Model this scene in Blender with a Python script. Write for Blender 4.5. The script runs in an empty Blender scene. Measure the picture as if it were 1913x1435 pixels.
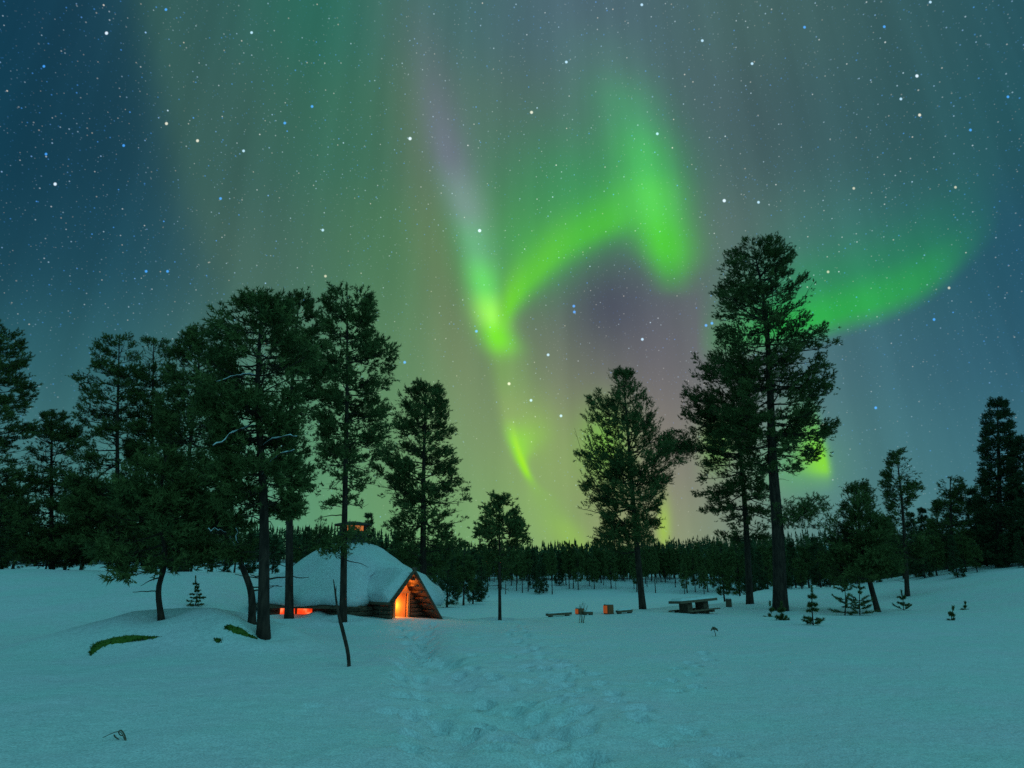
import bpy, math, random
import numpy as np
from mathutils import Vector

C = bpy.context.scene.collection
SC = bpy.context.scene
R_ = math.radians

# ------------------------------------------------------------------ camera
F_PX, PW, PH = 1246.0, 1913.0, 1435.0
HORIZON = 1080.0
PITCH = math.atan((HORIZON - PH / 2) / F_PX)
EYE = 1.7
cam_d = bpy.data.cameras.new('camera')
cam = bpy.data.objects.new('camera', cam_d)
C.objects.link(cam)
cam.location = (0, 0, EYE)
cam.rotation_euler = (math.pi / 2 + PITCH, 0, 0)
cam_d.sensor_fit = 'HORIZONTAL'
cam_d.sensor_width = 36.0
cam_d.lens = 36.0 * F_PX / PW
cam_d.clip_start, cam_d.clip_end = 0.05, 5000
SC.camera = cam
SC.view_settings.view_transform = 'Standard'
SC.view_settings.look = 'None'
SC.view_settings.gamma = 1
SC.view_settings.exposure = 0
SC.view_settings.use_curve_mapping = False
SC.render.engine = 'CYCLES'
SC.cycles.use_denoising = False
SC.cycles.filter_width = 1.5
SC.cycles.max_bounces = 5
SC.cycles.transparent_max_bounces = 4
SC.cycles.sample_clamp_indirect = 0.7

CP, SP = math.cos(PITCH), math.sin(PITCH)
RIGHT, FWD, UP = np.array([1., 0, 0]), np.array([0, CP, SP]), np.array([0, -SP, CP])
EYEV = np.array([0, 0, EYE])


def lin(c):
    o = []
    for v in c:
        v = v / 255.0
        o.append(v / 12.92 if v <= 0.04045 else ((v + 0.055) / 1.055) ** 2.4)
    return tuple(o)


# ------------------------------------------------------------------ night sky with aurora (world, by direction)
W = bpy.data.worlds.new('World')
SC.world = W
W.use_nodes = True
NT = W.node_tree
NT.nodes.clear()
W.cycles.sampling_method = 'MANUAL'
W.cycles.sample_map_resolution = 512


def setin(tree, sock, v):
    if isinstance(v, E):
        tree.links.new(v.s, sock)
    elif isinstance(v, bpy.types.NodeSocket):
        tree.links.new(v, sock)
    else:
        sock.default_value = v


class E:
    """A float socket with arithmetic."""
    def __init__(s, sock, tree):
        s.s, s.t = sock, tree

    def op(s, o, b=None, c=None, clamp=False):
        n = s.t.nodes.new('ShaderNodeMath')
        n.operation = o
        n.use_clamp = clamp
        setin(s.t, n.inputs[0], s)
        if b is not None: setin(s.t, n.inputs[1], b)
        if c is not None: setin(s.t, n.inputs[2], c)
        return E(n.outputs[0], s.t)

    def __add__(s, b): return s.op('ADD', b)
    def __sub__(s, b): return s.op('SUBTRACT', b)
    def __mul__(s, b): return s.op('MULTIPLY', b)
    def __truediv__(s, b): return s.op('DIVIDE', b)
    def neg(s): return s.op('MULTIPLY', -1.0)

    def ramp(s, a, b, lo=0.0, hi=1.0, smooth=True):
        n = s.t.nodes.new('ShaderNodeMapRange')
        n.interpolation_type = 'SMOOTHSTEP' if smooth else 'LINEAR'
        n.clamp = True
        setin(s.t, n.inputs['Value'], s)
        for k, v in (('From Min', a), ('From Max', b), ('To Min', lo), ('To Max', hi)):
            setin(s.t, n.inputs[k], v)
        return E(n.outputs['Result'], s.t)

    def gauss(s):  # exp(-x^2)
        return (s * s).neg().op('EXPONENT')


def curve(x, pts, x0, x1, y0, y1):
    """Piecewise smooth curve y(x) through pts."""
    n = NT.nodes.new('ShaderNodeFloatCurve')
    m = n.mapping
    c = m.curves[0]
    P = [((a - x0) / (x1 - x0), (b - y0) / (y1 - y0)) for a, b in pts]
    P = [(min(max(a, 0), 1), min(max(b, 0), 1)) for a, b in P]
    c.points[0].location = P[0]
    c.points[1].location = P[-1]
    for p in P[1:-1]:
        c.points.new(*p)
    m.extend = 'HORIZONTAL'
    m.update()
    setin(NT, n.inputs['Value'], x.ramp(x0, x1, smooth=False))
    return E(n.outputs[0], NT).op('MULTIPLY_ADD', y1 - y0, y0)


def cramp(x, stops, x0, x1, interp='B_SPLINE'):
    n = NT.nodes.new('ShaderNodeValToRGB')
    r = n.color_ramp
    r.interpolation = interp
    while len(r.elements) > 1:
        r.elements.remove(r.elements[-1])
    for i, (p, c) in enumerate(stops):
        q = min(max((p - x0) / (x1 - x0), 0), 1)
        e = r.elements[0] if i == 0 else r.elements.new(q)
        e.position = q
        e.color = (*lin(c), 1)
    setin(NT, n.inputs[0], x.ramp(x0, x1, smooth=False))
    return n.outputs[0]


def mix(fac, a, b, mode='MIX'):
    n = NT.nodes.new('ShaderNodeMix')
    n.data_type = 'RGBA'
    n.blend_type = mode
    n.clamp_factor = False
    setin(NT, n.inputs[0], fac)
    setin(NT, n.inputs[6], a if not isinstance(a, tuple) else (*a, 1)[:4])
    setin(NT, n.inputs[7], b if not isinstance(b, tuple) else (*b, 1)[:4])
    return n.outputs[2]


tc = NT.nodes.new('ShaderNodeTexCoord')
DIR = tc.outputs['Generated']


def dot(v):
    n = NT.nodes.new('ShaderNodeVectorMath')
    n.operation = 'DOT_PRODUCT'
    NT.links.new(DIR, n.inputs[0])
    n.inputs[1].default_value = tuple(v)
    return E(n.outputs['Value'], NT)


# sky coordinates: a plane touching the celestial sphere towards the north-facing point FWD
df = dot(FWD)
dfc = df.op('MAXIMUM', 0.15)
SX = (dot(RIGHT) / dfc).op('MULTIPLY_ADD', F_PX / 1000, PW / 2000)
SY = (dot(UP) / dfc).op('MULTIPLY_ADD', -F_PX / 1000, PH / 2000)

COLS = [0, .15, .3, .45, .6, .75, .9, 1.05, 1.2, 1.35, 1.5, 1.7, 1.9]
ROWS = [
    (0.00, [(18, 60, 80), (24, 64, 84), (34, 74, 86), (56, 102, 95), (38, 110, 92), (68, 112, 104), (72, 108, 112), (78, 106, 118), (75, 104, 112), (74, 106, 104), (66, 98, 98), (52, 92, 96), (40, 85, 96)]),
    (0.25, [(18, 62, 82), (24, 64, 82), (28, 68, 84), (62, 98, 90), (54, 110, 92), (70, 116, 92), (86, 114, 106), (80, 112, 108), (80, 108, 112), (74, 98, 102), (62, 94, 98), (50, 92, 96), (36, 86, 96)]),
    (0.48, [(26, 70, 88), (28, 71, 88), (31, 76, 92), (62, 98, 94), (70, 112, 92), (80, 130, 90), (90, 130, 95), (80, 100, 104), (84, 92, 106), (96, 110, 108), (72, 118, 112), (46, 100, 108), (34, 80, 102)]),
    (0.66, [(44, 94, 104), (45, 95, 104), (54, 102, 108), (78, 118, 105), (76, 130, 100), (100, 142, 100), (112, 136, 100), (112, 122, 104), (98, 94, 108), (108, 112, 112), (74, 114, 122), (58, 104, 120), (44, 92, 112)]),
    (0.84, [(64, 114, 118), (64, 114, 118), (70, 124, 118), (82, 140, 115), (90, 142, 106), (108, 152, 106), (122, 154, 106), (138, 146, 108), (134, 122, 116), (124, 126, 116), (86, 130, 126), (66, 118, 128), (60, 110, 124)]),
    (1.02, [(80, 140, 130), (80, 140, 130), (84, 142, 128), (88, 148, 124), (96, 154, 112), (112, 164, 110), (120, 168, 110), (132, 162, 106), (150, 156, 108), (124, 144, 122), (90, 134, 132), (76, 128, 130), (72, 120, 130)]),
]
num = None
wsum = None
for y, cols in ROWS:
    col = cramp(SX, list(zip(COLS, cols)), -0.1, 2.0)
    yy = SY.op('MAXIMUM', 0.0).op('MINIMUM', 1.02)
    w = ((yy - y) * (1 / 0.125)).gauss()
    sc = mix(1.0, col, (0, 0, 0), 'MULTIPLY')
    n = NT.nodes.new('ShaderNodeVectorMath'); n.operation = 'SCALE'
    NT.links.new(col, n.inputs[0]); setin(NT, n.inputs['Scale'], w)
    if num is None:
        num, wsum = n.outputs[0], w
    else:
        a = NT.nodes.new('ShaderNodeVectorMath'); a.operation = 'ADD'
        NT.links.new(num, a.inputs[0]); NT.links.new(n.outputs[0], a.inputs[1])
        num, wsum = a.outputs[0], wsum + w
n = NT.nodes.new('ShaderNodeVectorMath'); n.operation = 'SCALE'
NT.links.new(num, n.inputs[0]); setin(NT, n.inputs['Scale'], E(wsum.s, NT).op('POWER', -1.0))
sky = n.outputs[0]

# the aurora, curtain by curtain: (centre line, widths, strength, colour) along the curtain


def curtain(sky, cx, wl, wr, amp, cols, y0=0.0, y1=1.2, k=1.0):
    c = curve(SY, cx, y0, y1, 0.0, 2.0)
    d = SX - c
    a = curve(SY, wl, y0, y1, 0.0, 0.2)
    b = curve(SY, wr, y0, y1, 0.0, 0.2)
    al = (d.op('MINIMUM', 0.0) / a).gauss() * (d.op('MAXIMUM', 0.0) / b).gauss()
    al = al * curve(SY, amp, y0, y1, 0.0, 1.0) * k
    return mix(al, sky, cramp(SY, cols, y0, y1, 'EASE'))


def blob(sky, x, y, sx, sy, amp, col):
    al = ((SX - x) * (1 / sx)).gauss() * ((SY - y) * (1 / sy)).gauss() * amp
    return mix(al, sky, lin(col))


# brownish veil beside the main ray, and the green veil further out
sky = curtain(sky, [(0, .74), (.2, .775), (.4, .805), (.6, .84), (.8, .88), (1.0, .90)], [(0, .05), (1.2, .05)], [(0, .045), (1.2, .045)],
              [(0, .15), (.2, .40), (.45, .55), (.6, .5), (.75, .3), (.9, .1), (1.0, 0)],
              [(0, (92, 112, 102)), (.3, (100, 114, 94)), (.5, (108, 122, 90)), (.8, (126, 140, 100))])
# pale veil with a soft western edge
sky = curtain(sky, [(0, .30), (.15, .335), (.4, .405), (.55, .475), (.7, .56)], [(0, .05), (.4, .06), (.7, .07)], [(0, .14), (.7, .12)],
              [(0, .75), (.3, .7), (.45, .6), (.6, .4), (.75, .1), (.85, 0)], [(0, (56, 96, 90)), (.3, (60, 98, 90)), (.5, (74, 107, 94)), (.7, (86, 126, 104))])
sky = blob(sky, 1.09, .36, .17, .12, .74, (58, 154, 90))
sky = blob(sky, .995, .46, .11, .085, .68, (74, 172, 84))
# the long ray running down to the treetops
sky = curtain(sky, [(0, .78), (.1, .80), (.27, .832), (.37, .862), (.48, .893), (.58, .916), (.66, .934), (.76, .946), (.84, .966), (.89, .987), (.94, 1.02), (1.0, 1.065), (1.1, 1.10)],
              [(0, .038), (.3, .034), (.45, .030), (.55, .030), (.62, .028), (.70, .02), (.78, .016), (.85, .011), (.89, .009), (.94, .03), (1.0, .045), (1.1, .05)],
              [(0, .05), (.3, .042), (.45, .040), (.55, .030), (.60, .028), (.65, .036), (.70, .05), (.76, .06), (.80, .05), (.84, .026), (.88, .008), (.9, .009), (.94, .03), (1.0, .03), (1.1, .03)],
              [(0, .15), (.1, .35), (.2, .62), (.3, .82), (.42, .94), (.52, .96), (.58, .98), (.62, .95), (.655, .78), (.69, .48), (.76, .5), (.81, .78), (.86, .97), (.885, .85), (.905, .3), (.94, .14), (1.0, .42), (1.05, .4), (1.1, .3)],
              [(0, (98, 106, 118)), (.28, (114, 122, 138)), (.38, (120, 152, 142)), (.46, (104, 176, 126)), (.53, (108, 220, 106)), (.59, (160, 255, 96)), (.63, (128, 244, 52)), (.69, (134, 186, 92)), (.77, (152, 186, 104)), (.83, (146, 232, 60)), (.87, (150, 240, 10)), (.91, (140, 220, 40)), (1.0, (158, 212, 72))])
sky = curtain(sky, [(.78, .955), (.84, .968), (.88, .984), (.9, .99)], [(.78, .006), (.9, .004)], [(.78, .006), (.9, .004)], [(.78, 0), (.81, .2), (.845, .55), (.87, .4), (.89, 0)],
              [(.78, (190, 255, 60)), (.9, (180, 250, 20))], .78, .9)
# the arch
cy = curve(SX, [(.90, .66), (.93, .603), (.96, .558), (1.0, .513), (1.05, .468), (1.1, .437), (1.15, .412), (1.2, .395), (1.26, .38)], .9, 1.3, 0, 1)
d = SY - cy
al = (d.op('MAXIMUM', 0.0) * (1 / .033)).gauss() * (d.op('MINIMUM', 0.0) * (1 / .058)).gauss()
al = al * SX.ramp(.915, .955) * SX.ramp(1.24, 1.13) * 0.88
sky = mix(al, sky, cramp(SX, [(.93, (116, 222, 48)), (1.0, (98, 208, 60)), (1.1, (80, 200, 62)), (1.2, (82, 200, 70))], .9, 1.3, 'EASE'))
# the folded lobe on the arch's end, with tall rays
sky = curtain(sky, [(0, 1.09), (.1, 1.13), (.2, 1.172), (.3, 1.205), (.4, 1.226), (.46, 1.24), (.53, 1.252), (.6, 1.26)],
              [(0, .09), (.1, .075), (.2, .065), (.3, .06), (.4, .058), (.46, .047), (.53, .032), (.6, .03)],
              [(0, .09), (.1, .08), (.2, .065), (.3, .058), (.4, .056), (.46, .056), (.53, .04), (.6, .03)],
              [(0, .1), (.1, .32), (.2, .62), (.3, .86), (.4, .98), (.46, .97), (.495, .85), (.52, .55), (.545, .2), (.57, .0), (.6, 0)],
              [(0, (92, 118, 126)), (.1, (92, 142, 126)), (.2, (80, 170, 116)), (.3, (78, 192, 100)), (.37, (90, 212, 90)), (.46, (82, 210, 62)), (.53, (76, 186, 66))])
# the low band on the right
yl = curve(SX, [(1.35, .68), (1.45, .655), (1.54, .634), (1.6, .617), (1.66, .598), (1.72, .570), (1.77, .535), (1.81, .500), (1.9, .42)], 1.35, 1.9, 0, 1)
h = yl - SY
al = h.ramp(-.012, .042) * ((h - .03).op('MAXIMUM', 0.0) * (1 / .15)).gauss()
al = al * curve(SX, [(1.30, 0), (1.40, .6), (1.5, .9), (1.6, .84), (1.66, .74), (1.72, .62), (1.77, .38), (1.82, .14), (1.87, 0)], 1.3, 1.9, 0, 1)
sky = mix(al, sky, cramp(h, [(-.02, (58, 182, 70)), (.05, (44, 176, 72)), (.12, (40, 146, 88)), (.22, (48, 132, 100))], -.05, .3, 'EASE'))
# low patches between and behind the pines
sky = blob(sky, 1.48, .875, .075, .06, .6, (98, 172, 112))
sky = curtain(sky, [(.7, 1.50), (.8, 1.524), (.86, 1.538), (.92, 1.546)], [(.7, .05), (.92, .042)], [(.7, .012), (.92, .011)],
              [(.7, 0), (.76, .2), (.81, .6), (.85, .82), (.872, .76), (.888, .4), (.902, .12), (.92, 0)], [(.7, (110, 200, 70)), (.8, (120, 210, 50)), (.88, (142, 230, 30)), (.92, (140, 220, 60))], .7, .92)
sky = blob(sky, 1.13, .83, .05, .07, .65, (122, 200, 56))
sky = blob(sky, 1.34, .83, .03, .05, .6, (120, 196, 66))
sky = blob(sky, 1.24, .985, .013, .05, .65, (166, 208, 66))
sky = blob(sky, 1.02, .89, .10, .11, .28, (146, 196, 88))
sky = blob(sky, 1.135, .565, .085, .085, .74, (75, 79, 98))
sky = blob(sky, 1.00, .81, .035, .05, .32, (150, 205, 80))

# faint ray structure, following the fan of rays up to the zenith
rc = NT.nodes.new('ShaderNodeCombineXYZ')
setin(NT, rc.inputs[0], (SX - .95) / (SY + 2.2) * 34.0)
setin(NT, rc.inputs[1], SY * 1.1)
rn = NT.nodes.new('ShaderNodeTexNoise')
rn.inputs['Scale'].default_value = 1.0
rn.inputs['Detail'].default_value = 3
NT.links.new(rc.outputs[0], rn.inputs['Vector'])
rv = NT.nodes.new('ShaderNodeVectorMath'); rv.operation = 'SCALE'
NT.links.new(sky, rv.inputs[0]); setin(NT, rv.inputs['Scale'], E(rn.outputs['Fac'], NT).ramp(.25, .75, .92, 1.08))
sky = rv.outputs[0]

# stars: fine dust of them in two layers, and the brighter ones where they stand


def star_layer(sky, scale, r, gate, gain, seed):
    m = NT.nodes.new('ShaderNodeMapping')
    NT.links.new(DIR, m.inputs[0])
    m.inputs['Rotation'].default_value = (seed, seed * 2.3, seed * .7)
    v = NT.nodes.new('ShaderNodeTexVoronoi')
    v.voronoi_dimensions = '3D'; v.feature = 'F1'
    v.inputs['Scale'].default_value = scale
    v.inputs['Randomness'].default_value = 1
    NT.links.new(m.outputs[0], v.inputs['Vector'])
    sp = NT.nodes.new('ShaderNodeSeparateColor')
    NT.links.new(v.outputs['Color'], sp.inputs[0])
    dist = E(v.outputs['Distance'], NT)
    g = E(sp.outputs[0], NT).ramp(gate, 1.0, smooth=False)
    a = dist.ramp(r, r * .35) * g.op('POWER', 1.6) * SY.ramp(1.0, .35, gain * .45, gain)
    n = NT.nodes.new('ShaderNodeValToRGB')
    n.color_ramp.elements[0].color = (.08, .34, 1, 1)
    n.color_ramp.elements[0].position = .35
    n.color_ramp.elements[1].color = (1, .86, .68, 1)
    e = n.color_ramp.elements.new(.62); e.color = (.62, .84, 1, 1)
    NT.links.new(sp.outputs[1], n.inputs[0])
    return mix(a, sky, n.outputs[0], 'ADD')


sky = star_layer(sky, 170, .21, .35, .42, .3)
sky = star_layer(sky, 290, .28, .35, .15, 2.1)
sky = star_layer(sky, 78, .105, .25, .70, 1.1)
sxy = NT.nodes.new('ShaderNodeCombineXYZ')
setin(NT, sxy.inputs[0], SX); setin(NT, sxy.inputs[1], SY)


def stars(sky, pts, r, col):
    m = None
    for x, y in pts:
        n = NT.nodes.new('ShaderNodeVectorMath'); n.operation = 'DISTANCE'
        NT.links.new(sxy.outputs[0], n.inputs[0])
        n.inputs[1].default_value = (x / 1000, y / 1000, 0)
        e = E(n.outputs['Value'], NT)
        m = e if m is None else m.op('MINIMUM', e)
    return mix(m.ramp(r, r * .4) * df.ramp(.2, .3), sky, col, 'ADD')


sky = stars(sky, [(199, 62), (103, 344), (766, 259), (896, 431), (1713, 142), (1353, 375)],   .0040, (.75, .88, 1.0))
sky = stars(sky, [(470, 61), (1405, 119), (1417, 378), (603, 430), (1738, 4), (1199, 9), (1024, 663), (1048, 777), (992, 748), (1312, 76), (1683, 185), (455, 282), (1200, 634), (1058, 116), (1228, 250)], .0034, (.45, .68, .85))
sky = stars(sky, [(311, 231), (369, 263), (993, 210), (1718, 215), (951, 717)], .0037, (.75, .7, .55))
sky = stars(sky, [(1785, 350), (608, 516), (1773, 538), (1547, 508), (1538, 795), (1595, 352), (813, 738)], .0033, (.55, .5, .36))
sky = stars(sky, [(1072, 572), (1073, 583), (1330, 604), (1319, 608), (1503, 51), (1652, 50), (1813, 243), (1745, 597), (231, 272), (82, 124), (412, 371), (310, 18), (273, 507), (313, 507), (1883, 181), (532, 230), (583, 199), (86, 288), (756, 677), (890, 619), (1636, 762)], .0034, (.05, .30, .85))

# the rest of the sky dome, overhead and behind: unseen, brightened to light the snow
elev = dot((0, 0, 1))
amb = mix(elev.ramp(0.0, 0.9), (.04, .155, .185), (.066, .32, .355))
fill_lobe = dot(np.array([.45, -.55, .70]) / np.linalg.norm([.45, -.55, .70])).op('MAXIMUM', 0.0).op('POWER', 3.0)  # added bright lobe high behind the camera, shades the snow slopes
amb = mix(fill_lobe, amb, (.112, .395, .445), 'ADD')
sky = mix(df.ramp(.66, .30), sky, amb)
bg = NT.nodes.new('ShaderNodeBackground')
NT.links.new(sky, bg.inputs['Color'])
bg.inputs['Strength'].default_value = 1.0
out = NT.nodes.new('ShaderNodeOutputWorld')
NT.links.new(bg.outputs[0], out.inputs[0])

# ------------------------------------------------------------------ helpers


def at(px, py, Y):
    """World point on the sight line of photo pixel (px, py) at distance Y north of the camera."""
    d = FWD + RIGHT * (px - PW / 2) / F_PX + UP * (PH / 2 - py) / F_PX
    return EYEV + d * (Y / d[1])


def proj(P):
    q = np.asarray(P) - EYEV
    w = q @ FWD
    return PW / 2 + F_PX * (q @ RIGHT) / w, PH / 2 - F_PX * (q @ UP) / w, w


def ss(a, b, x):
    t = np.clip((x - a) / (b - a), 0, 1)
    return t * t * (3 - 2 * t)


_rs = np.random.RandomState(7)
_lat = _rs.rand(256, 256)


def vnoise(x, y):
    x = np.asarray(x, float); y = np.asarray(y, float)
    xi, yi = np.floor(x).astype(int), np.floor(y).astype(int)
    fx, fy = x - xi, y - yi
    fx, fy = fx * fx * (3 - 2 * fx), fy * fy * (3 - 2 * fy)
    g = lambda i, j: _lat[i & 255, j & 255]
    return ((g(xi, yi) * (1 - fx) + g(xi + 1, yi) * fx) * (1 - fy) + (g(xi, yi + 1) * (1 - fx) + g(xi + 1, yi + 1) * fx) * fy) * 2 - 1


LAKE = -2.5
BX = [-60, -14, -8, -4.5, -2, 2, 9, 15, 22, 30, 45]
BY = [300, 120, 46, 34, 29.0, 31.5, 42, 50, 66, 84, 110]


def H(x, y):
    """Ground height."""
    x = np.asarray(x, float); y = np.asarray(y, float)
    fade = ss(2.0, 9.0, np.hypot(x, y))
    z = fade * (0.10 * vnoise(x / 6.3 + 3, y / 7.1) + 0.035 * vnoise(x / 2.1, y / 2.4 + 9))
    left = ss(-7.5, -15.5, x) * ss(21, 36, y)
    z = z + left * (2.0 + 0.12 * vnoise(x / 5, y / 5)) + 0.6 * ss(-16, -60, x) * ss(34, 60, y)
    z = z + 0.26 * np.exp(-((x + 7.2) / 5.0) ** 2 - ((y - 26.5) / 4.0) ** 2)
    z = z + 3.0 * ss(21, 44, x) * ss(14, 46, y) * (1 - .8 * ss(56, 85, y))
    # drift over the boulder by the thick pine
    u = (x + 8.3) / 3.0
    v = (y - 17.4) / np.where(y < 17.4, 1.7, 2.6)
    z = z + 0.88 * np.exp(-(u * u) ** 1.3 - (v * v) ** 1.1)
    # bank falling to the frozen lake
    yc = np.interp(x, BX, BY)
    for mx, my, mh, mr in ((-7.15, 26.1, .18, .36), (-6.2, 25.9, .12, .6), (-3.1, 25.6, .10, .6)):
        z = z + mh * np.exp(-((x - mx) ** 2 + (y - my) ** 2) / mr ** 2)
    t = ss(0, 15, y - yc)
    z = z * (1 - t) + LAKE * t
    # far shore and forest hill
    sh = 168 + 6 * vnoise(x / 40, 0 * x + 5)
    hill = 4.2 * ss(0, 42, y - sh) + (8 + 13 * ss(-20, 220, x)) * ss(25, 300, y - sh)
    return z + hill


def ground_at(px, py, y0=4.0, y1=120.0):
    """Where the sight line of a photo pixel meets the ground."""
    ys = np.linspace(y0, y1, 6000)
    d = FWD + RIGHT * (px - PW / 2) / F_PX + UP * (PH / 2 - py) / F_PX
    P = EYEV[None] + d[None] * (ys / d[1])[:, None]
    below = P[:, 2] < H(P[:, 0], P[:, 1])
    if not below.any():
        return None
    i = int(np.argmax(below))
    p = P[i].copy()
    p[2] = float(H(p[0], p[1]))
    return p


class Buf:
    def __init__(s):
        s.v, s.f, s.m, s.n = [], {3: [], 4: []}, {3: [], 4: []}, 0

    def add(s, v, f, mat=0):
        v = np.asarray(v, np.float32).reshape(-1, 3)
        f = np.asarray(f, np.int64)
        k = f.shape[1]
        s.v.append(v); s.f[k].append(f + s.n); s.m[k].append(np.full(len(f), mat, np.int32))
        s.n += len(v)
        return s

    def tube(s, path, rad, sides=6, mat=0, cap=True, squash=None):
        path = np.asarray(path, float)
        n = len(path)
        rad = np.broadcast_to(np.asarray(rad, float), (n,))
        t = np.gradient(path, axis=0)
        t /= np.linalg.norm(t, axis=1, keepdims=True) + 1e-9
        ref = np.array([0, 0, 1.]) if abs(t[:, 2]).mean() < 0.8 else np.array([1., 0, 0])
        u = np.cross(t, ref); u /= np.linalg.norm(u, axis=1, keepdims=True) + 1e-9
        w = np.cross(t, u)
        a = np.arange(sides) * 2 * np.pi / sides
        ring = path[:, None] + rad[:, None, None] * (np.cos(a)[None, :, None] * u[:, None] + np.sin(a)[None, :, None] * w[:, None])
        i = np.arange(n - 1)[:, None] * sides
        j = np.arange(sides)[None]
        jn = (j + 1) % sides
        q = np.stack([i + j, i + jn, i + sides + jn, i + sides + j], -1).reshape(-1, 4)
        base = s.n
        s.add(ring.reshape(-1, 3), q, mat)
        if cap:
            for k, c in ((0, path[0]), (n - 1, path[-1])):
                s.v.append(np.asarray([c], np.float32)); ci = s.n; s.n += 1
                b = base + k * sides
                jj = np.arange(sides); jj2 = (jj + 1) % sides
                tri = np.stack([np.full(sides, ci), b + jj2, b + jj] if k == 0 else [np.full(sides, ci), b + jj, b + jj2], -1)
                s.f[3].append(tri); s.m[3].append(np.full(sides, mat, np.int32))
        return s

    def box(s, c, half, ax=None, mat=0):
        c = np.asarray(c, float)
        X, Y, Z = ax if ax is not None else np.eye(3)
        X, Y, Z = np.asarray(X) * half[0], np.asarray(Y) * half[1], np.asarray(Z) * half[2]
        v = [c + a * X + b * Y + d * Z for d in (-1, 1) for a, b in ((-1, -1), (1, -1), (1, 1), (-1, 1))]
        f = [(3, 2, 1, 0), (4, 5, 6, 7), (0, 1, 5, 4), (1, 2, 6, 5), (2, 3, 7, 6), (3, 0, 4, 7)]
        return s.add(v, f, mat)

    def prism(s, pts, dirv, depth, mat=0):
        """Extrude a planar polygon along dirv."""
        p = np.asarray(pts, float); n = len(p)
        q = p + np.asarray(dirv) * depth
        cp, cq = p.mean(0), q.mean(0)
        v = np.vstack([p, q, cp[None], cq[None]])
        t = [(2 * n, (i + 1) % n, i) for i in range(n)] + [(2 * n + 1, n + i, n + (i + 1) % n) for i in range(n)]
        b = s.n
        s.add(v, t, mat)
        qd = np.array([(i, (i + 1) % n, n + (i + 1) % n, n + i) for i in range(n)]) + b
        s.f[4].append(qd); s.m[4].append(np.full(n, mat, np.int32))
        return s

    def mesh(s, name, mats, smooth=False):
        me = bpy.data.meshes.new(name)
        V = np.concatenate(s.v).astype(np.float32)
        me.vertices.add(len(V)); me.vertices.foreach_set('co', V.ravel())
        fs, ms, st = [], [], []
        pos = 0
        for k in (3, 4):
            if s.f[k]:
                f = np.concatenate(s.f[k]); fs.append(f.ravel()); ms.append(np.concatenate(s.m[k]))
                st.append(pos + np.arange(len(f)) * k); pos += f.size
        L = np.concatenate(fs).astype(np.int32)
        me.loops.add(len(L)); me.loops.foreach_set('vertex_index', L)
        S = np.concatenate(st).astype(np.int32)
        me.polygons.add(len(S)); me.polygons.foreach_set('loop_start', S)
        me.polygons.foreach_set('material_index', np.concatenate(ms))
        me.polygons.foreach_set('use_smooth', np.full(len(S), smooth))
        for m in (mats if isinstance(mats, (list, tuple)) else [mats]):
            me.materials.append(m)
        me.update(calc_edges=True)
        me.validate()
        return me

    def obj(s, name, mats, parent=None, smooth=False, origin=None):
        if origin is not None:
            s.v = [v - np.asarray(origin, np.float32) for v in s.v]
        o = bpy.data.objects.new(name, s.mesh(name, mats, smooth))
        C.objects.link(o)
        if parent is not None:
            o.parent = parent
        elif origin is not None:
            o.location = tuple(origin)
        return o


def thing(name, label, cat, loc, group=None, rotz=0.0):
    o = bpy.data.objects.new(name, None)
    C.objects.link(o)
    o.location = tuple(loc); o.rotation_euler = (0, 0, rotz)
    o.empty_display_size = 0.3
    return tag(o, label, cat, group)


def tag(o, label=None, cat=None, group=None, kind=None):
    if label: o['label'] = label
    if cat: o['category'] = cat
    if group: o['group'] = group
    if kind: o['kind'] = kind
    return o


# ------------------------------------------------------------------ materials


def mat(name, col, rough=0.8, noise=None, bump=0.0, bscale=20.0, spec=0.2, emit=None, estr=0.0):
    m = bpy.data.materials.new(name)
    m.use_nodes = True
    t = m.node_tree
    p = t.nodes['Principled BSDF']
    p.inputs['Base Color'].default_value = (*col, 1)
    p.inputs['Roughness'].default_value = rough
    p.inputs['Specular IOR Level'].default_value = spec
    g = t.nodes.new('ShaderNodeTexCoord')
    if noise:
        col2, sc, stretch = noise
        mp = t.nodes.new('ShaderNodeMapping')
        mp.inputs['Scale'].default_value = stretch
        t.links.new(g.outputs['Object'], mp.inputs[0])
        nz = t.nodes.new('ShaderNodeTexNoise')
        nz.inputs['Scale'].default_value = sc
        nz.inputs['Detail'].default_value = 5
        t.links.new(mp.outputs[0], nz.inputs['Vector'])
        r = t.nodes.new('ShaderNodeValToRGB')
        r.color_ramp.elements[0].position = .35; r.color_ramp.elements[0].color = (*col, 1)
        r.color_ramp.elements[1].position = .65; r.color_ramp.elements[1].color = (*col2, 1)
        t.links.new(nz.outputs['Fac'], r.inputs[0])
        t.links.new(r.outputs[0], p.inputs['Base Color'])
        if bump:
            b = t.nodes.new('ShaderNodeBump')
            b.inputs['Strength'].default_value = bump
            b.inputs['Distance'].default_value = 0.03
            t.links.new(nz.outputs['Fac'], b.inputs['Height'])
            t.links.new(b.outputs[0], p.inputs['Normal'])
    if emit:
        p.inputs['Emission Color'].default_value = (*emit, 1)
        p.inputs['Emission Strength'].default_value = estr
    return m


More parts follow.
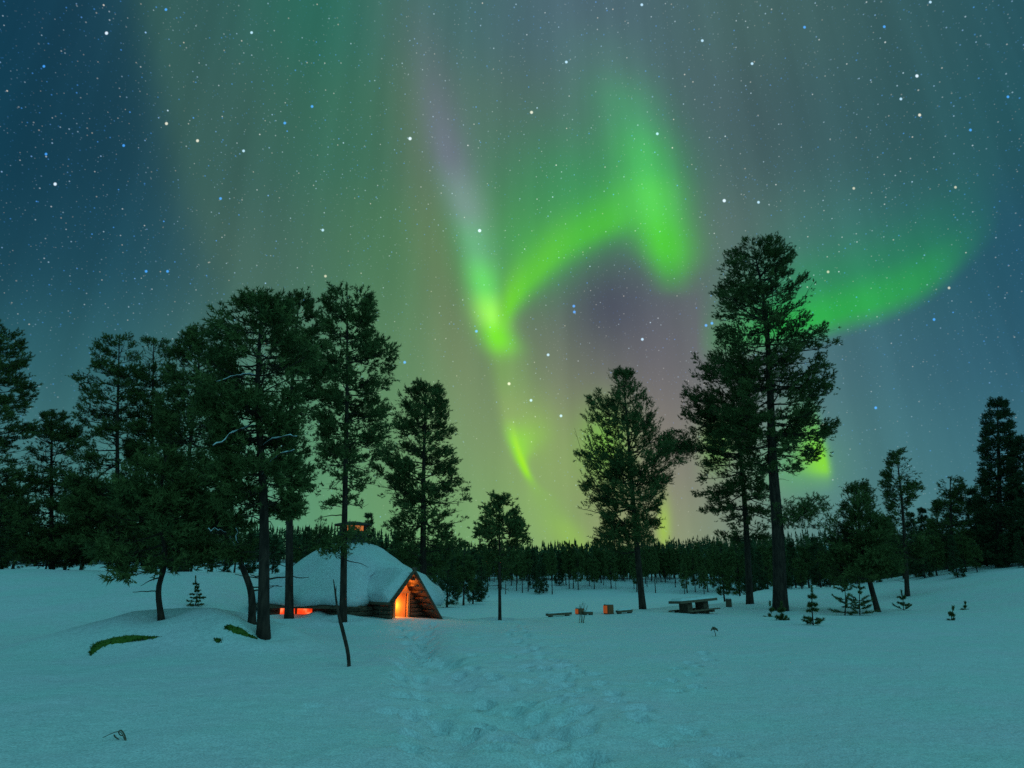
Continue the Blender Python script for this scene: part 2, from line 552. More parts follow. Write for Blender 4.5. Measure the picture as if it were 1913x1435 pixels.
def snow_material(name, fine=1.0):
    m = bpy.data.materials.new(name)
    m.use_nodes = True
    t = m.node_tree
    p = t.nodes['Principled BSDF']
    p.inputs['Base Color'].default_value = (.80, .82, .84, 1)
    p.inputs['Roughness'].default_value = .65
    p.inputs['Specular IOR Level'].default_value = .3
    g = t.nodes.new('ShaderNodeTexCoord')
    col = None   # wind crust and soft snow differ a little in colour, grain by grain
    for sc, lo, hi, det in ((.55, (.74, .84, .84, 1), (.84, .80, .86, 1), 4), (46, (.70, .70, .70, 1), (1.0, 1.0, 1.0, 1), 2), (7, (.90, .92, .93, 1), (1, 1, 1, 1), 4)):
        nz = t.nodes.new('ShaderNodeTexNoise')
        nz.inputs['Scale'].default_value = sc
        nz.inputs['Detail'].default_value = det
        t.links.new(g.outputs['Object'], nz.inputs['Vector'])
        r = t.nodes.new('ShaderNodeValToRGB')
        r.color_ramp.elements[0].position = .36; r.color_ramp.elements[0].color = lo
        r.color_ramp.elements[1].position = .64; r.color_ramp.elements[1].color = hi
        t.links.new(nz.outputs['Fac'], r.inputs[0])
        if col is None:
            col = r.outputs[0]
        else:
            mx = t.nodes.new('ShaderNodeMix'); mx.data_type = 'RGBA'; mx.blend_type = 'MULTIPLY'; mx.inputs[0].default_value = 1
            t.links.new(col, mx.inputs[6]); t.links.new(r.outputs[0], mx.inputs[7]); col = mx.outputs[2]
    t.links.new(col, p.inputs['Base Color'])
    prev = None
    for sc, dist, strg in ((1.6, .09, .7 * fine), (9.0, .03, .7 * fine), (60.0, .006, .7)):
        nz = t.nodes.new('ShaderNodeTexNoise')
        nz.inputs['Scale'].default_value = sc
        nz.inputs['Detail'].default_value = 3
        t.links.new(g.outputs['Object'], nz.inputs['Vector'])
        b = t.nodes.new('ShaderNodeBump')
        b.inputs['Strength'].default_value = strg
        b.inputs['Distance'].default_value = dist
        t.links.new(nz.outputs['Fac'], b.inputs['Height'])
        if prev: t.links.new(prev.outputs[0], b.inputs['Normal'])
        prev = b
    t.links.new(prev.outputs[0], p.inputs['Normal'])
    return m


M_SNOW = snow_material('snow')
M_SNOW2 = snow_material('roof_snow', .7)
M_BARK = mat('pine_bark', (.026, .015, .012), .9, ((.075, .042, .032), 9, (1, 1, .25)), .9)
M_TWIG = mat('pine_twig', (.035, .022, .016), .9, ((.07, .045, .03), 14, (1, 1, 1)))
M_NEEDLE = mat('pine_needles', (.058, .078, .024), .75, ((.15, .165, .050), 1.6, (1, 1, 1)), spec=.15)
M_NEEDLE_D = mat('spruce_needles', (.034, .055, .024), .75, ((.070, .095, .038), .8, (1, 1, 1)), spec=.15)
M_LOG = mat('tarred_log', (.06, .04, .03), .85, ((.16, .10, .065), 6, (1, 1, 4)), .6)
M_PLANK = mat('old_plank', (.10, .065, .045), .8, ((.20, .13, .085), 5, (1, 6, 6)), .5)
M_PINE_WOOD = mat('pine_wood', (.42, .22, .10), .6, ((.55, .30, .14), 4, (1, 1, .2)), .2)
M_PAINTED_GLOW = mat('painted_warm_light', (.4, .1, .03), .8, emit=(.55, .085, .012), estr=.38)  # emission stands in for warm light falling on the stools
M_RUST = mat('split_wood', (.16, .06, .03), .75, ((.26, .09, .04), 7, (1, 1, .3)), .3)
M_METAL = mat('sooty_metal', (.018, .016, .015), .6, ((.035, .03, .028), 8, (1, 1, 1)), .2, spec=.5)
M_MOSS = mat('moss', (.042, .095, .012), .95, ((.09, .145, .022), 12, (1, 1, 1)), .8)
M_DRY = mat('dry_stalk', (.10, .075, .05), .9, ((.16, .12, .08), 10, (1, 1, 1)))
M_LAMP = mat('lit_bulb', (.9, .6, .3), .5, emit=(1, .28, .03), estr=2.2)
M_PANE = mat('fire_lit_pane', (.5, .12, .03), .4)
_t = M_PANE.node_tree
_n = _t.nodes.new('ShaderNodeTexNoise'); _n.inputs['Scale'].default_value = 3.2; _n.inputs['Detail'].default_value = 2
_g = _t.nodes.new('ShaderNodeTexCoord'); _t.links.new(_g.outputs['Object'], _n.inputs['Vector'])
_r = _t.nodes.new('ShaderNodeValToRGB'); _t.links.new(_n.outputs['Fac'], _r.inputs[0])
_r.color_ramp.elements[0].position = .35; _r.color_ramp.elements[0].color = (.55, .025, .004, 1)
_r.color_ramp.elements[1].position = .72; _r.color_ramp.elements[1].color = (1, .30, .12, 1)
_e = _r.color_ramp.elements.new(.52); _e.color = (1.0, .065, .010, 1)
_t.links.new(_r.outputs[0], _t.nodes['Principled BSDF'].inputs['Emission Color'])
_t.nodes['Principled BSDF'].inputs['Emission Strength'].default_value = 1.2
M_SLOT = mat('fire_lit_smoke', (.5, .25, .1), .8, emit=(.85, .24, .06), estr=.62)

# ------------------------------------------------------------------ ground: one snow sheet, lake and far hill included


def graded(stops):
    o = []
    for a, b, s0, s1 in stops:
        x = a
        while x < b - 1e-6:
            o.append(x)
            x += s0 + (s1 - s0) * (x - a) / (b - a)
    o.append(stops[-1][1])
    return np.array(o)


gx = graded([(0, 6, .075, .075), (6, 40, .075, .8), (40, 300, .8, 20), (300, 1800, 40, 150)])
gx = np.concatenate([-gx[:0:-1], gx])
gy = graded([(-500, -30, 80, 20), (-30, 3, 3, .5), (3, 15, .075, .075), (15, 48, .075, .5), (48, 230, .8, 4), (230, 2500, 8, 150)])
GX, GY = np.meshgrid(gx, gy)
GZ = H(GX, GY)
rng = np.random.RandomState(3)
near = ss(40, 22, GY) * ss(1, 4, GY)
tr = np.exp(-((GX - (0.3 - 0.05 * GY)) / 2.6) ** 2) * near
GZ += tr * (0.06 * vnoise(GX * 1.3, GY * 1.2) + 0.022 * vnoise(GX * 4.1 + 5, GY * 3.8))
GZ += ss(45, 15, GY) * 0.030 * vnoise(GX * 1.1 + 40, GY * .9) + ss(30, 10, GY) * 0.006 * vnoise(GX * 6 + 9, GY * 5)


def dent(x, y, ang, a, b, depth):
    i0, i1 = np.searchsorted(gx, [x - .7, x + .7]); j0, j1 = np.searchsorted(gy, [y - .7, y + .7])
    sx_, sy_ = GX[j0:j1, i0:i1] - x, GY[j0:j1, i0:i1] - y
    u = (sx_ * math.cos(ang) + sy_ * math.sin(ang)) / a
    v = (-sx_ * math.sin(ang) + sy_ * math.cos(ang)) / b
    r2 = u * u + v * v
    GZ[j0:j1, i0:i1] += -depth * np.exp(-r2 ** 2.5) + depth * .18 * np.exp(-((np.sqrt(r2) - 1.5) / .35) ** 2)


def trail(x0, y0, x1, y1, wob, n, depth):
    for k in range(n):
        t = k / (n - 1)
        x = x0 + (x1 - x0) * t + wob * math.sin(t * 5 + x0) + (.16 if k % 2 else -.16) + rng.normal(0, .08)
        y = y0 + (y1 - y0) * t + rng.normal(0, .08)
        dent(x, y, math.atan2(y1 - y0, x1 - x0) + rng.normal(0, .25), .19, .10, 3.1 * depth * rng.uniform(.6, 1.2))


for kx in (0, 1):
    px_ = (.9 - .214 * (GY - 4.5)) if kx == 0 else (-.2 - .15 * (GY - 5))
    wob_ = .35 * vnoise(GY * .35 + 9 * kx, GY * 0 + 3)
    GZ -= .13 * np.exp(-((GX - px_ - wob_) / .34) ** 2) * ss(3.5, 5.5, GY) * ss(26, 22, GY) * (1 + .5 * vnoise(GX * 2.2, GY * 1.9))
trail(.9, 4.5, -3.6, 25.5, .5, 46, .07)
trail(-.4, 5, -3.2, 25, -.35, 44, .06)
trail(1.6, 6, .2, 27, .5, 40, .05)
trail(.2, 6, 1.2, 15, .3, 18, .06)
trail(2.6, 11, 4.2, 16, .2, 9, .07)
trail(2.4, 4.2, -1.0, 9.5, .3, 13, .07)
for k in range(26):
    dent(rng.normal(.0, 1.5), rng.uniform(5, 20), rng.uniform(0, 6.3), rng.uniform(.12, .24), rng.uniform(.08, .16), rng.uniform(.05, .11))
for wx, wy, wd in ((641, 1165, 24.7), (541, 1152, 25.5), (493, 1184, 0), (303, 1147, 0), (472, 1159, 0), (934, 1157, 28.2), (1201, 1136, 38), (1458, 1142, 0), (1401, 1130, 0), (1641, 1144, 0)):
    q = at(wx, wy, wd) if wd else ground_at(wx, wy)
    rr_ = np.hypot(GX - q[0], GY - q[1])
    GZ += -.16 * np.exp(-(rr_ / .38) ** 2) + .07 * np.exp(-((rr_ - .85) / .35) ** 2)
def gz(x, y):
    i = int(np.clip(np.searchsorted(gx, x) - 1, 0, len(gx) - 2)); j = int(np.clip(np.searchsorted(gy, y) - 1, 0, len(gy) - 2))
    u, v = (x - gx[i]) / (gx[i + 1] - gx[i]), (y - gy[j]) / (gy[j + 1] - gy[j])
    return (GZ[j, i] * (1 - u) + GZ[j, i + 1] * u) * (1 - v) + (GZ[j + 1, i] * (1 - u) + GZ[j + 1, i + 1] * u) * v


ny, nx = GX.shape
ii = (np.arange(ny - 1)[:, None] * nx + np.arange(nx - 1)[None])
b = Buf().add(np.stack([GX, GY, GZ], -1), np.stack([ii, ii + 1, ii + nx + 1, ii + nx], -1).reshape(-1, 4))
g = b.obj('snow_ground', M_SNOW, smooth=True)
tag(g, 'trodden blue green snow sloping to the frozen lake', 'ground', kind='structure')

# ------------------------------------------------------------------ trees


def spline(P, n):
    P = np.asarray(P, float)
    s = np.concatenate([[0], np.cumsum(np.linalg.norm(np.diff(P, axis=0), axis=1))])
    u = np.linspace(0, s[-1], n)
    m = np.gradient(P, s, axis=0) if len(P) > 2 else np.repeat((P[1:] - P[:1]) / s[-1], 2, 0)
    i = np.clip(np.searchsorted(s, u, side='right') - 1, 0, len(P) - 2)
    h = (s[i + 1] - s[i])[:, None]; t = ((u - s[i])[:, None]) / h
    return (2 * t**3 - 3 * t**2 + 1) * P[i] + (t**3 - 2 * t**2 + t) * h * m[i] + (-2 * t**3 + 3 * t**2) * P[i + 1] + (t**3 - t**2) * h * m[i + 1]


def needles(buf, pos, dr, ln, K, nl, w, rs, mat=0, spread=(.5, 1.05)):
    n = len(pos)
    dr = dr / (np.linalg.norm(dr, axis=1, keepdims=True) + 1e-9)
    ref = np.where(np.abs(dr[:, 2:3]) < .9, np.array([[0, 0, 1.]]), np.array([[1., 0, 0]]))
    u = np.cross(dr, ref); u /= np.linalg.norm(u, axis=1, keepdims=True)
    v = np.cross(dr, u)
    s = rs.rand(n, K, 1); a = rs.rand(n, K, 1) * 6.2832
    o = np.cos(a) * u[:, None] + np.sin(a) * v[:, None]
    A = rs.uniform(spread[0], spread[1], (n, K, 1))
    nd = dr[:, None] * np.cos(A) + o * np.sin(A)
    base = pos[:, None] + dr[:, None] * (s * ln[:, None, None])
    side = np.cross(nd, rs.normal(size=(n, K, 3)))
    side /= np.linalg.norm(side, axis=2, keepdims=True) + 1e-9
    L = nl * rs.uniform(.65, 1.25, (n, K, 1))
    tri = np.stack([base - side * w, base + side * w, base + nd * L], 2)
    buf.add(tri.reshape(-1, 3), np.arange(n * K * 3).reshape(-1, 3), mat)


def grow(trunk, r0, radius, zrange, seed, whorl=.42, per=4, elev=(.75, .15, -.15), curl=.45, K=17, nl=.125, nw=.017,
         sec=.25, tuft=.22, tstep=.14, keep=.9, bare=4, jitter=(.68, 1.1), sec_tubes=True, r_tip=.02, gap=-.08, gf=1.05, wig=.07, updev=.16, crown_r=1.0):
    """trunk: Nx3 curve (local). radius(z) -> (left, right) crown radius at tip height z. Returns trunk Buf, crown Buf."""
    rs = np.random.RandomState(seed)
    tb, cb = Buf(), Buf()
    N = len(trunk)
    h = np.linspace(0, 1, N)
    rad = r_tip + (r0 - r_tip) * (1 - h) ** .85
    rad[:2] *= np.array([1.22, 1.07])
    tb.tube(trunk, rad, 10)
    tz = trunk[:, 2]
    z0, z1 = zrange
    TP, TD, TL = [], [], []

    def tufts(p, d, ln, k=1):
        for _ in range(k):
            TP.append(p); TD.append(d + rs.normal(0, .40, 3) + (0, 0, .22)); TL.append(ln * rs.uniform(.7, 1.25))

    def branch(zt, phi, Lh, e0, e1, dens=1.0):
        m = 7
        es = np.linspace(e0, e1, m)
        rise = np.sum(np.tan(es)) * Lh / m
        za = min(max(zt - rise, tz[1] + .3 * (z0 - tz[1])), tz[-1] - .12)
        p = np.array([np.interp(za, tz, trunk[:, 0]), np.interp(za, tz, trunk[:, 1]), za])
        hd = np.array([math.cos(phi), math.sin(phi), 0])
        sd = np.array([-hd[1], hd[0], 0])
        pts = [p]
        bend = rs.normal(0, .12)
        for i in range(m):
            st = Lh / m
            p = p + hd * st + sd * (bend * st * (i - 2) * .6 + rs.normal(0, wig * 1.6) * st) + np.array([0, 0, math.tan(es[i]) * st + rs.normal(0, wig * 1.6) * st])
            pts.append(p)
        pts = np.array(pts)
        br = max(.012, .017 * Lh + .006)
        cb.tube(pts, np.linspace(br, .006, m + 1), 4 if Lh < 1.2 else 5, 1, cap=False)
        if dens <= 0:
            return
        n = max(3, int(Lh / sec * 1.75))
        for k in range(n):
            f = .16 + .82 * (k + rs.rand()) / n
            if rs.rand() > keep * dens: continue
            q = pts[0] + 0
            fi = f * m; i0 = int(fi); q = pts[i0] * (1 - (fi - i0)) + pts[min(i0 + 1, m)] * (fi - i0)
            sgn = 1 if k % 2 else -1
            an = sgn * rs.uniform(.5, 1.15)
            d = hd * math.cos(an) + sd * math.sin(an)
            d[2] = math.tan(es[min(i0, m - 1)]) * .4 + .25 + rs.uniform(-1, 1) * (.30 + updev)
            d /= np.linalg.norm(d)
            l2 = min(.20 + .48 * Lh * (1.1 - f) * rs.uniform(.5, 1.2), 1.2)
            if sec_tubes: cb.tube([q, q + d * l2 * .5, q + d * l2 + (0, 0, .06 * l2)], [.009, .006, .004], 3, 1, cap=False)
            for j in range(5):
                tufts(q + d * l2 + rs.normal(0, .09, 3), d, tuft, 1)
            ns = max(2, int(l2 * .8 / tstep))
            for j in range(ns):
                tufts(q + d * l2 * (.3 + .7 * (j + .5) / ns), d, tuft, 2)
        sp_ = min(.14, .03 + .10 * Lh)
        for j in range(int(4 + 6 * min(1, Lh))):
            tufts(pts[-1] + rs.normal(0, sp_, 3) * (1, 1, .8), hd + (0, 0, math.tan(e1)), tuft, 1)
        for j in range(int(2 + 4 * min(1, Lh))):
            tufts(pts[-2] + rs.normal(0, sp_, 3) * (1, 1, .8), hd + (0, 0, math.tan(e1)), tuft, 1)

    z = z0
    ph = rs.rand() * 6.28
    H_ = z1 - z0
    while z < z1 - .1:
        f = (z - z0) / H_
        nb = max(2, int(round(per * rs.uniform(.7, 1.3))))
        ph += rs.uniform(.5, 1.2)
        for k in range(nb):
            phi = ph + k * 6.2832 / nb + rs.normal(0, .3)
            zt = z + rs.uniform(-.5, .5) * whorl
            rl, rr = radius(zt)
            c = math.cos(phi)
            Rr = (rl + rr) / 2 + (rr - rl) / 2 * c
            if abs(c) < .5: Rr = min(Rr, .55 * (rl + rr))
            Lh = max(.12, Rr * rs.uniform(*jitter) * crown_r)
            e = elev[2] + (elev[1] - elev[2]) * min(1, f / .5) if f < .5 else elev[1] + (elev[0] - elev[1]) * (f - .5) / .5
            e += rs.normal(0, .16)
            branch(zt, phi, Lh, e - curl * .35, e + curl * .65, rs.uniform(.75, 1.15))
        z += whorl * rs.uniform(.75, 1.25)
    for k in range(bare):
        zt = tz[0] + (z0 - tz[0]) * rs.uniform(.45, 1.0)
        branch(zt, rs.rand() * 6.28, rs.uniform(.4, 1.1), rs.uniform(-.2, .2), rs.uniform(-.5, .2), 0)
    top = trunk[-1]
    for k in range(10):
        q = top - np.array([0, 0, .05 * k])
        tufts(q, np.array([rs.normal(0, .5), rs.normal(0, .5), .8]), tuft, 1)
    tufts(top, np.array([0, 0, 1.0]), tuft, 3)
    TP, TD, TL = np.array(TP), np.array(TD), np.array(TL)
    nz_ = vnoise(TP[:, 0] * gf + seed * 3.1, TP[:, 2] * gf * 1.35 + TP[:, 1] * gf * .8)
    ok = (nz_ > gap) | (rs.rand(len(TP)) < .05) | (TP[:, 2] > top[2] - .5)
    TP = TP + rs.normal(0, .05, TP.shape)
    needles(cb, TP[ok], TD[ok], TL[ok], K, nl, nw, rs)
    return tb, cb


def pine(name, label, cat, trunk_px, prof, width_px, depth=None, seed=1, group=None, needle=None, sink=.15, **kw):
    bx, by = trunk_px[0]
    gp = ground_at(bx, by)
    if depth is None:
        depth = gp[1]
    base = at(bx, by, depth)
    base[2] = float(H(base[0], base[1])) - sink
    rs = np.random.RandomState(seed + 99)
    pts = [base] + [at(x, y, depth) + np.array([0, rs.normal(0, .10), 0]) for x, y in trunk_px[1:]]
    tr = spline(np.array(pts), 26) - base
    P = np.asarray(prof, float)
    tx, ty, tw = proj(tr + base)
    zz, rl, rr = [], [], []
    for py, l, r in P:
        j = np.argsort(ty)
        xc = np.interp(py, ty[j], tx[j]); w = np.interp(py, ty[j], tw[j]); z = np.interp(py, ty[j], tr[j, 2])
        if py < ty.min(): z = tr[-1, 2] + (ty.min() - py) * w / F_PX
        zz.append(z); rl.append(max(.15, (xc - l) * w / F_PX)); rr.append(max(.15, (r - xc) * w / F_PX))
    zz, rl, rr = np.array(zz), np.array(rl), np.array(rr)
    o = np.argsort(zz); zz, rl, rr = zz[o], rl[o], rr[o]
    rad = lambda z: (np.interp(z, zz, rl), np.interp(z, zz, rr))
    r0 = width_px / 2 * tw[0] / F_PX
    tb, cb = grow(tr, r0, rad, (zz[0], max(zz[-1], tr[-1, 2])), seed, **kw)
    t = thing(name, label, cat, base, group)
    tb.obj('trunk', M_BARK, t, smooth=True)
    cb.obj('crown', [needle or M_NEEDLE, M_TWIG], t)
    print('%-40s depth %.1f x %.1f z %.2f h %.1f r %.2f' % (label[:40], depth, base[0], base[2], tr[-1, 2], r0))
    return t


OLD = dict(whorl=.53, per=5, elev=(.45, .08, -.22), curl=.38, keep=.92)
YOUNG = dict(whorl=.46, per=4, elev=(.75, .32, .0), curl=.65, keep=.9, bare=3, tuft=.34)

pine('pine_tree', 'tall pine with layered branches standing before the round hut and its chimney', 'pine tree',
     [(641, 1165), (642, 1040), (647, 850), (647, 700), (650, 543)],
     [(540, 640, 660), (558, 610, 692), (590, 600, 702), (620, 608, 712), (650, 602, 722), (690, 600, 728), (720, 592, 732), (760, 592, 712), (800, 585, 722), (840, 592, 728), (900, 604, 698), (935, 615, 680)],
     14, depth=24.7, seed=11, **OLD)
pine('pine_tree', 'slim pine with a bare lower trunk just left of the lit window', 'pine tree',
     [(541, 1152), (543, 950), (545, 720), (556, 560)],
     [(558, 544, 572), (585, 526, 590), (620, 515, 602), (680, 505, 612), (740, 500, 605), (790, 515, 592), (830, 520, 580), (900, 525, 570)],
     16, depth=25.5, seed=12, bare=10, **OLD)
pine('pine_tree', 'thick trunked pine with wide crown rooted beside the mossy drift', 'pine tree',
     [(493, 1184), (489, 950), (485, 720), (489, 560)],
     [(560, 480, 502), (582, 436, 536), (610, 412, 556), (650, 385, 572), (700, 372, 560), (750, 382, 545), (800, 396, 545), (850, 410, 545), (900, 405, 560), (960, 425, 545)],
     23, seed=13, bare=12, **dict(OLD, per=6, whorl=.34, jitter=(.75, 1.1)))
pine('pine_tree', 'dark pine behind the ridge with a rounded shoulder next to the thick trunked pine', 'pine tree',
     [(347, 1071), (350, 900), (368, 700), (378, 612)],
     [(612, 366, 394), (632, 342, 415), (660, 330, 428), (700, 325, 440), (760, 315, 440), (820, 300, 440), (900, 300, 430), (970, 285, 420), (1040, 295, 400)],
     11, depth=36.5, seed=14, **dict(OLD, per=6, whorl=.48, jitter=(.8, 1.1)))
pine('pine_tree', 'bushy low pine on a short bent trunk behind the mossy drift', 'pine tree',
     [(303, 1147), (297, 1095), (304, 1060), (300, 950), (306, 845)],
     [(842, 285, 330), (880, 250, 365), (930, 222, 375), (980, 192, 390), (1030, 190, 380), (1062, 225, 355)],
     11, seed=15, bare=2, **dict(OLD, per=6, elev=(.6, .1, -.25)))
pine('pine_tree', 'crooked pine leaning away from the hut beside the thick trunked pine', 'pine tree',
     [(472, 1159), (467, 1105), (455, 1058), (434, 1018), (414, 985), (404, 955)],
     [(950, 375, 430), (980, 372, 452), (1005, 385, 462), (1030, 410, 470)],
     15, seed=16, bare=6, **dict(OLD, whorl=.3))
pine('pine_tree', 'rounded pine left of the paired tops, with sky gaps beside its trunk', 'pine tree',
     [(222, 1072), (222, 800), (225, 632)],
     [(630, 214, 244), (652, 182, 256), (685, 152, 262), (720, 140, 260), (750, 142, 252), (785, 152, 256), (825, 140, 270), (880, 112, 280), (960, 100, 290), (1040, 110, 290)],
     11, depth=40, seed=17, **dict(OLD, per=5))
pine('pine_tree', 'narrow topped pine close beside the rounded pine on the ridge', 'pine tree',
     [(285, 1072), (287, 800), (288, 636)],
     [(634, 272, 304), (655, 264, 320), (690, 262, 324), (720, 252, 320), (780, 240, 330), (850, 230, 340), (950, 220, 340), (1050, 215, 330)],
     10, depth=42, seed=18, **dict(OLD, per=5))
pine('pine_tree', 'tall pine cut by the edge of the picture beyond the ridge, nearest the open sky', 'pine tree',
     [(-16, 1078), (-12, 800), (-6, 606)],
     [(604, -18, 8), (625, -50, 34), (660, -60, 40), (690, -62, 50), (738, -72, 58), (760, -50, 28), (795, -75, 62), (830, -80, 42), (900, -92, 30), (1000, -90, 30)],
     13, depth=38, seed=19, **OLD)
pine('pine_tree', 'short dense pine on the ridge between the edge pine and the rounded pine', 'pine tree',
     [(97, 1074), (96, 900), (95, 768)],
     [(766, 88, 103), (795, 76, 130), (830, 66, 148), (880, 52, 160), (950, 32, 170), (1050, 20, 180)],
     10, depth=41, seed=20, **dict(OLD, per=7, gap=-.25))
pine('pine_tree', 'conical pine with horizontal tiers rising behind the hut porch', 'pine tree',
     [(792, 1128), (791, 900), (795, 718)],
     [(716, 782, 808), (742, 752, 828), (790, 730, 842), (835, 706, 852), (870, 703, 860), (920, 706, 866), (960, 706, 872), (1000, 722, 870), (1040, 732, 866), (1062, 752, 850)],
     15, depth=38, seed=21, **dict(OLD, elev=(.7, .1, -.15), whorl=.55))
pine('pine_tree', 'small pine standing alone at the lake bank beside the hut', 'pine tree',
     [(934, 1157), (933, 1040), (933, 934)],
     [(932, 927, 940), (955, 907, 954), (975, 898, 974), (1000, 888, 970), (1020, 888, 980), (1038, 890, 978), (1048, 905, 960)],
     7, depth=28.2, seed=22, **dict(OLD, elev=(.6, .15, -.1), whorl=.32, per=5, gap=-.12, tuft=.18, nl=.11))
pine('pine_tree', 'young pointed pine with upswept shoots alone between hut and tallest pine', 'pine tree',
     [(1201, 1136), (1188, 1000), (1177, 850), (1164, 696)],
     [(694, 1158, 1171), (720, 1146, 1186), (745, 1110, 1218), (790, 1084, 1230), (825, 1070, 1245), (860, 1086, 1262), (900, 1076, 1248), (925, 1086, 1250), (955, 1086, 1224), (990, 1092, 1222), (1010, 1090, 1195)],
     13, depth=38.0, seed=43, **dict(YOUNG, per=5, keep=.72, gap=-.04, gf=1.05, tuft=.36, tstep=.24, sec=.30, nl=.15, nw=.018, jitter=(.8, 1.12)))
big = pine('pine_tree', 'tallest pine, thick long trunk and broad crown, near the picnic table', 'pine tree',
     [(1458, 1142), (1452, 1000), (1444, 850), (1438, 700), (1425, 560), (1407, 461)],
     [(458, 1372, 1440), (478, 1358, 1470), (500, 1340, 1482), (545, 1335, 1508), (570, 1328, 1512), (600, 1322, 1538), (650, 1330, 1545), (690, 1350, 1535), (730, 1340, 1552), (780, 1345, 1545), (820, 1350, 1550), (850, 1380, 1540), (880, 1400, 1495)],
     26, seed=24, bare=8, **dict(OLD, whorl=.56, per=5, keep=.9, jitter=(.74, 1.1)))
pine('pine_tree', 'second pine pressed against the tallest pine, its crown spreading towards the young pointed pine', 'pine tree',
     [(1401, 1130), (1392, 950), (1377, 800), (1353, 646)],
     [(642, 1330, 1368), (664, 1290, 1398), (700, 1272, 1410), (760, 1276, 1410), (790, 1264, 1412), (850, 1300, 1420), (900, 1312, 1430), (925, 1296, 1440), (960, 1322, 1450), (990, 1342, 1450), (1005, 1362, 1430)],
     13, seed=25, **dict(OLD, keep=.8))
pine('pine_tree', 'small bushy pine on a slanted trunk above the saplings', 'pine tree',
     [(1641, 1144), (1622, 1080), (1608, 1010), (1603, 910)],
     [(908, 1598, 1610), (935, 1568, 1630), (965, 1545, 1648), (1000, 1532, 1660), (1040, 1520, 1665), (1068, 1532, 1660)],
     11, seed=26, **dict(YOUNG, elev=(.9, .4, -.05), whorl=.36, per=6))
pine('pine_tree', 'slender pine with sparse top poking above the dark wood near the bushy slanted pine', 'pine tree',
     [(1692, 1096), (1685, 950), (1677, 846)],
     [(844, 1672, 1682), (870, 1660, 1697), (905, 1650, 1710), (925, 1648, 1712), (945, 1658, 1695), (1000, 1665, 1720), (1050, 1660, 1730)],
     9, depth=48, seed=27, **dict(OLD, whorl=.45))
pine('pine_tree', 'short round topped pine in the wood between the slender pine and the columnar spruce', 'pine tree',
     [(1778, 1076), (1776, 980), (1775, 893)],
     [(892, 1763, 1790), (912, 1752, 1796), (940, 1746, 1800), (1000, 1736, 1812), (1050, 1736, 1815)],
     9, depth=58, seed=28, **dict(OLD, per=5))
pine('spruce_tree', 'tall columnar spruce rising over the wood on the snowy slope', 'spruce tree',
     [(1868, 1066), (1866, 900), (1864, 750)],
     [(748, 1854, 1876), (780, 1846, 1884), (830, 1842, 1896), (880, 1840, 1902), (940, 1832, 1910), (1040, 1824, 1915)],
     12, depth=55, seed=29, needle=M_NEEDLE_D, **dict(OLD, per=6, whorl=.4, elev=(.5, -.1, -.3)))
pine('spruce_tree', 'dark spruce cut by the edge of the picture beside the columnar spruce', 'spruce tree',
     [(1918, 1062), (1915, 900), (1913, 820)],
     [(820, 1902, 1924), (860, 1888, 1940), (960, 1882, 1950), (1050, 1872, 1960)],
     12, depth=53, seed=30, needle=M_NEEDLE_D, **dict(OLD, per=6, elev=(.5, -.1, -.3)))

# snow-carrying limbs and bare limbs of the near pines


def limb(parent_label, name, pts, r, snow=True, clump=0, spread=.5):
    t = next(o for o in C.objects if o.get('label') == parent_label)
    d = t.location.y
    P = spline([at(x, y, d + dy) - np.array(t.location) for x, y, dy in pts], 14)
    r *= .6
    P = P + np.random.RandomState(int(pts[1][1])).normal(0, .03, P.shape) * np.linspace(0, 1, 14)[:, None]
    o = Buf().tube(P, np.linspace(r, r * .35, 14), 6).obj('branch', M_BARK, t, smooth=True)
    if clump:
        rs_ = np.random.RandomState(int(pts[-1][1]))
        cb = Buf(); tp, td = [], []
        for k in range(clump):
            q = P[rs_.randint(7, 14)] + rs_.normal(0, 1, 3) * (spread, spread, spread * .55) + (0, 0, spread * .35)
            a_, d_ = P[rs_.randint(6, 14)], rs_.normal(0, .5, 3) + (0, 0, .4)
            if k % 4 == 0: cb.tube([a_, (a_ + q) / 2 + (0, 0, .08), q], [.014, .010, .005], 3, 1, cap=False)
            for j in range(3):
                tp.append(q + rs_.normal(0, .09, 3)); td.append(d_ + rs_.normal(0, .35, 3))
        needles(cb, np.array(tp), np.array(td), np.full(len(tp), .28), 15, .15, .015, rs_)
        cb.obj('foliage', [M_NEEDLE, M_TWIG], o)
    if snow:
        rs_ = np.random.RandomState(int(pts[0][0]))
        Buf().tube(P + (0, 0, r * .6), np.linspace(r * .9, r * .4, 14) * rs_.uniform(.2, 1.3, 14), 6).obj('branch_snow', M_SNOW2, o, smooth=True)


THICK = 'thick trunked pine with wide crown rooted beside the mossy drift'
limb(THICK, 'branch', [(485, 795, 0), (455, 800, -.6), (425, 815, -1.1), (400, 838, -1.4)], .06)
limb(THICK, 'branch', [(484, 702, 0), (455, 700, -.6), (430, 705, -1.0), (405, 715, -1.2)], .05)
limb(THICK, 'branch', [(487, 838, 0), (505, 822, -.5), (530, 816, -.9), (555, 815, -1.1)], .05)
limb(THICK, 'branch', [(487, 900, 0), (500, 870, -.5), (520, 850, -.9), (548, 842, -1.2)], .05)
CROOK = 'crooked pine leaning away from the hut beside the thick trunked pine'
limb(CROOK, 'branch', [(440, 1028, 0), (425, 1000, -.3), (408, 992, -.6), (388, 990, -.8)], .06)
limb(CROOK, 'branch', [(462, 1075, 0), (452, 1050, -.2), (447, 1020, -.3), (440, 990, -.4)], .05)
NEARHUT = 'tall pine with layered branches standing before the round hut and its chimney'
limb(NEARHUT, 'branch', [(645, 1012, 0), (630, 1024, -.3), (612, 1034, -.5)], .035, False, 46, .26)
